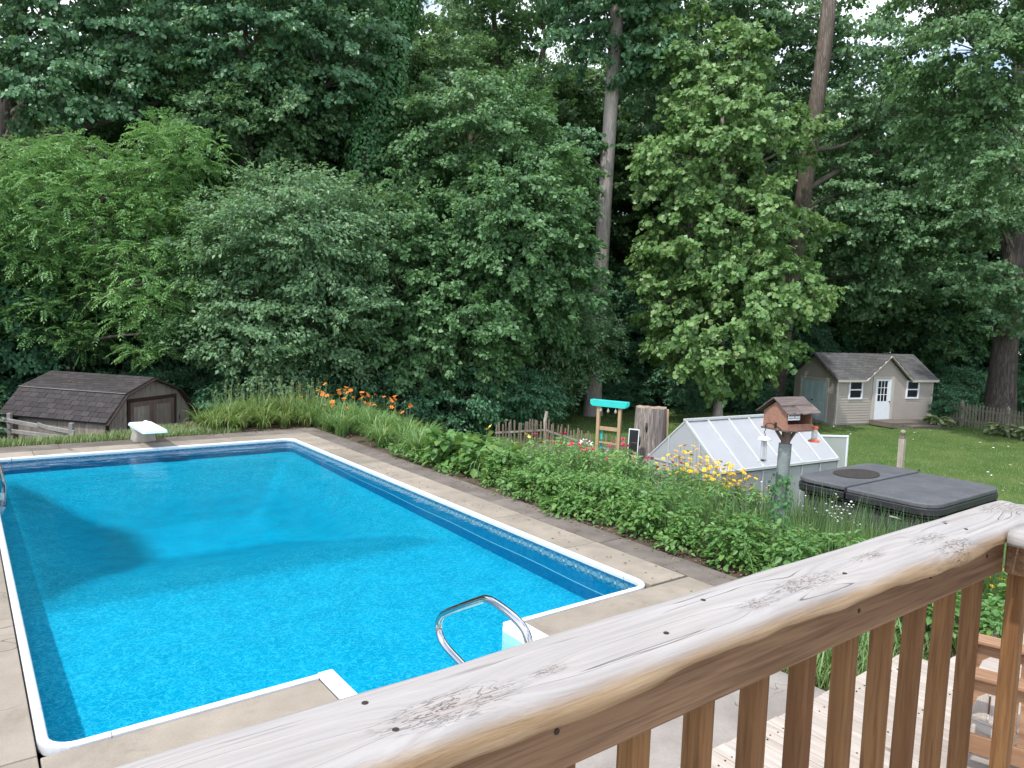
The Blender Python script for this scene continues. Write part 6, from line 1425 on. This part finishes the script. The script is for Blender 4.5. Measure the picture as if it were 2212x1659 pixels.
WL = [plant_proto('white_lily', 'plant', broad_mesh('foliage', 90, .75, .12, .03, 420, LF['herb'], KITE, .18), stem_mb(3, .98, .006, 421, .08, .1), [(-.07, 0, 1.0), (.08, .03, .97), (0, -.06, 1.04)], 'white')]
PY = [plant_proto('yellow_lily', 'plant', strap_mesh('foliage', 70, .72, .025, 430, LF['lily']), stem_mb(3, .85, .005, 431, .1, .1), [(.02, 0, .86), (-.1, .05, .8)], 'pale')]
sm = stem_mb(12, 1.05, .003, 440, .3, .2); WD = [plant_proto('white_wildflower', 'plant', broad_mesh('foliage', 90, .6, .09, .022, 441, LF['herb'], KITE, .25), sm, [tuple(t) for t in sm[1]] + [(t[0] + .03, t[1] - .03, t[2] - .04) for t in sm[1]], 'daisy')]
sm = stem_mb(16, .5, .003, 450, .4, .16); YD = [plant_proto('yellow_wildflower', 'plant', broad_mesh('foliage', 120, .4, .08, .02, 451, LF['herb'], KITE, .35), sm, [tuple(t) for t in sm[1]], 'yellow')]
HO = [plant_proto('hosta', 'plant', broad_mesh('foliage', 70, .34, .28, .15, 460 + i, LF['hosta'], HEX, .30)) for i in range(2)]
used = set(); rq = random.Random(123)
def pput(lst, u, v, s, label, group, z=None):
    P = rq.choice(lst)
    if P.name in used: P = copy_tree(P)
    else: used.add(P.name)
    p = uv(u, v); P.location = (p.x, p.y, gz(p.x, p.y) - .03); P.rotation_euler = (0, 0, rq.uniform(0, 6.28)); P.scale = (s, s, s * rq.uniform(.92, 1.1)); P['label'] = label; P['group'] = group
    return P
def zone(lst, n, u0, u1, v0, v1, s0, s1, label, group, mind=.3, ok=None, PTS={}):
    pts = PTS.setdefault(group, []); t = 0; k = 0
    while k < n and t < n * 40:
        t += 1; u = rq.uniform(u0, u1); v = rq.uniform(v0, v1)
        if ok and not ok(u, v): continue
        if any((u - a) ** 2 + (v - b_) ** 2 < mind * mind for a, b_ in pts): continue
        pts.append((u, v)); k += 1; pput(lst, u, v, rq.uniform(s0, s1), label, group)
L_FAR = 'clump of yellowing arching daylily leaves beyond the far pool corner'
zone(DY, 20, 4.3, 6.7, 12.4, 13.6, .7, 1.0, L_FAR, 'yellowing daylilies beyond the far pool corner', .34)
zone(DS, 22, 4.9, 7.6, 13.2, 14.3, .85, 1.1, 'daylily clump with tall budded stems beyond the far pool corner', 'budding daylilies beyond the far pool corner', .34)
zone(DL, 26, 6.8, 8.9, 10.2, 13.8, .8, 1.1, 'green arching daylily clump where the bed turns at the far right pool corner', 'daylilies at the bed corner', .36)
zone(DO, 17, 6.6, 9.0, 10.4, 14.0, .85, 1.0, 'daylily clump with open orange flowers at the back of the bed', 'orange flowering daylilies', .45)
zone(DL, 36, 6.95, 8.5, 5.2, 11.0, .65, .95, 'green arching daylily clump along the middle of the right pool side', 'daylilies along the right pool side', .36)
zone(DL, 30, 7.1, 8.7, 2.0, 8.5, .5, .78, 'green daylily clump among herbs at the back of the bed', 'daylilies among the herbs', .4)
zone(BL_, 8, 6.95, 7.6, 4.8, 7.2, .8, 1.1, 'plant with very large dark leaves at the front of the bed', 'large leaved plants', .36)
zone(BR, 42, 6.9, 7.7, -.9, 5.2, .5, .85, 'bushy broad leaved green plant along the front of the bed', 'broad leaved plants along the bed front', .30)
zone(GC, 26, 6.75, 7.1, -.9, 9.5, .6, 1.0, 'low creeping leafy plant spilling onto the dark concrete', 'creeping plants at the bed edge', .26)
zone(HB, 50, 7.3, 8.9, 1.2, 8.0, .5, .74, 'slender leaved tall green herb in the middle of the bed', 'tall herbs in the bed', .30)
zone(BB, 14, 8.3, 9.5, 2.8, 5.4, .95, 1.1, 'bee balm plant with shaggy pink flowers in front of the greenhouse', 'pink bee balms', .36)
zone(HB, 16, 8.5, 9.7, .9, 4.6, .85, 1.0, 'slender leaved tall green herb at the back of the bed by the greenhouse', 'tall herbs by the greenhouse', .3)
zone(CO, 8, 8.7, 9.6, 1.5, 2.7, 1.0, 1.15, 'coreopsis plant covered in small yellow flowers left of the birdhouse pole', 'yellow coreopsis plants', .28)
zone(RD, 62, 7.2, 9.9, -2.2, 1.4, .55, .85, 'upright clump of thin dark green horsetail stems near the birdhouse pole', 'horsetails near the birdhouse pole', .24)
zone(HB, 14, 8.0, 10.0, -1.6, 1.2, .4, .6, 'slender leaved green herb among the horsetails', 'herbs among the horsetails', .34)
zone(BR, 16, 6.7, 8.0, -3.2, -.6, .6, .85, 'broad leaved green plant beyond the lower deck and railing', 'broad leaved plants beyond the lower deck', .32)
zone(BR, 10, 8.6, 11.5, -4.4, -2.4, .7, 1.0, 'broad leaved green plant beyond the lower deck and railing', 'broad leaved plants beyond the lower deck', .34)
zone(RD, 40, 9.5, 10.62, -2.4, 1.35, .95, 1.2, 'upright clump of thin dark green horsetail stems along the hot tub side', 'horsetails along the hot tub', .28)
zone(WD, 5, 9.7, 10.6, .2, 1.3, .85, 1.0, 'airy plant with tiny white flowers in front of the hot tub', 'white wildflowers by the hot tub', .3)
zone(YD, 6, 8.9, 10.6, -1.9, -.6, .8, 1.0, 'low plant with small yellow flowers below the hot tub corner', 'yellow wildflowers below the hot tub', .35)
for (u, v, lb) in ((9.55, 5.3, 'white lily in full bloom below the turquoise arbor'), (9.75, 4.9, 'white lily in bloom right of the other below the solar panel')): pput(WL, u, v, .9, lb, 'white lilies')
for (u, v, lb) in ((9.3, 6.9, 'pale yellow lily below the pale corner post'), (9.0, 7.8, 'pale yellow lily further left along the brown picket fence')): pput(PY, u, v, .9, lb, 'pale yellow lilies')
hb_ = [(18.7, 31.9, 'pale edged hosta clump right beside the garden shed step'), (20.3, 30.1, 'pale edged hosta clump in the middle of the picket fence foot'), (20.6, 28.7, 'pale edged hosta clump nearest the right end of the picket fence')]
for i, (x, y, lb) in enumerate(hb_):
    P = HO[i] if i < 2 else copy_tree(HO[0]); P.location = (x, y, gz(x, y)); P.scale = (1.5, 1.5, 1.3); P['label'] = lb; P['group'] = 'hostas by the picket fence'
dead = [o for o in S.objects if o.parent is None and o.get('label') == 'x']
for c in [c for o in dead for c in o.children_recursive] + dead: bpy.data.objects.remove(c)
for o in S.objects:
    if o.name.split('.')[0] == 'bud': o['kind'] = 'stuff'
# ivy climbing the feeder pole
rng = np.random.default_rng(66); n = 150; t = rng.random(n); a = rng.uniform(2.6, 5.2, n); z = .35 + t * .75
d = np.stack([np.cos(a), np.sin(a), np.zeros(n)], -1); P = d * rng.uniform(.085, .16, n)[:, None] + np.stack([.035 * z, np.zeros(n), z], -1)
v, f = leaf_geo(P, d * .5 + np.array([0, 0, -.8]) + rng.normal(size=(n, 3)) * .4, d + rng.normal(size=(n, 3)) * .4, .055, .045, HEX)
iv = link('climbing_ivy', np_mesh('climbing_ivy', v, f, LF['ivy']), None, None, fp.location, fp.rotation_euler); tag(iv, 'small ivy vine climbing the galvanized feeder pole', 'vine')
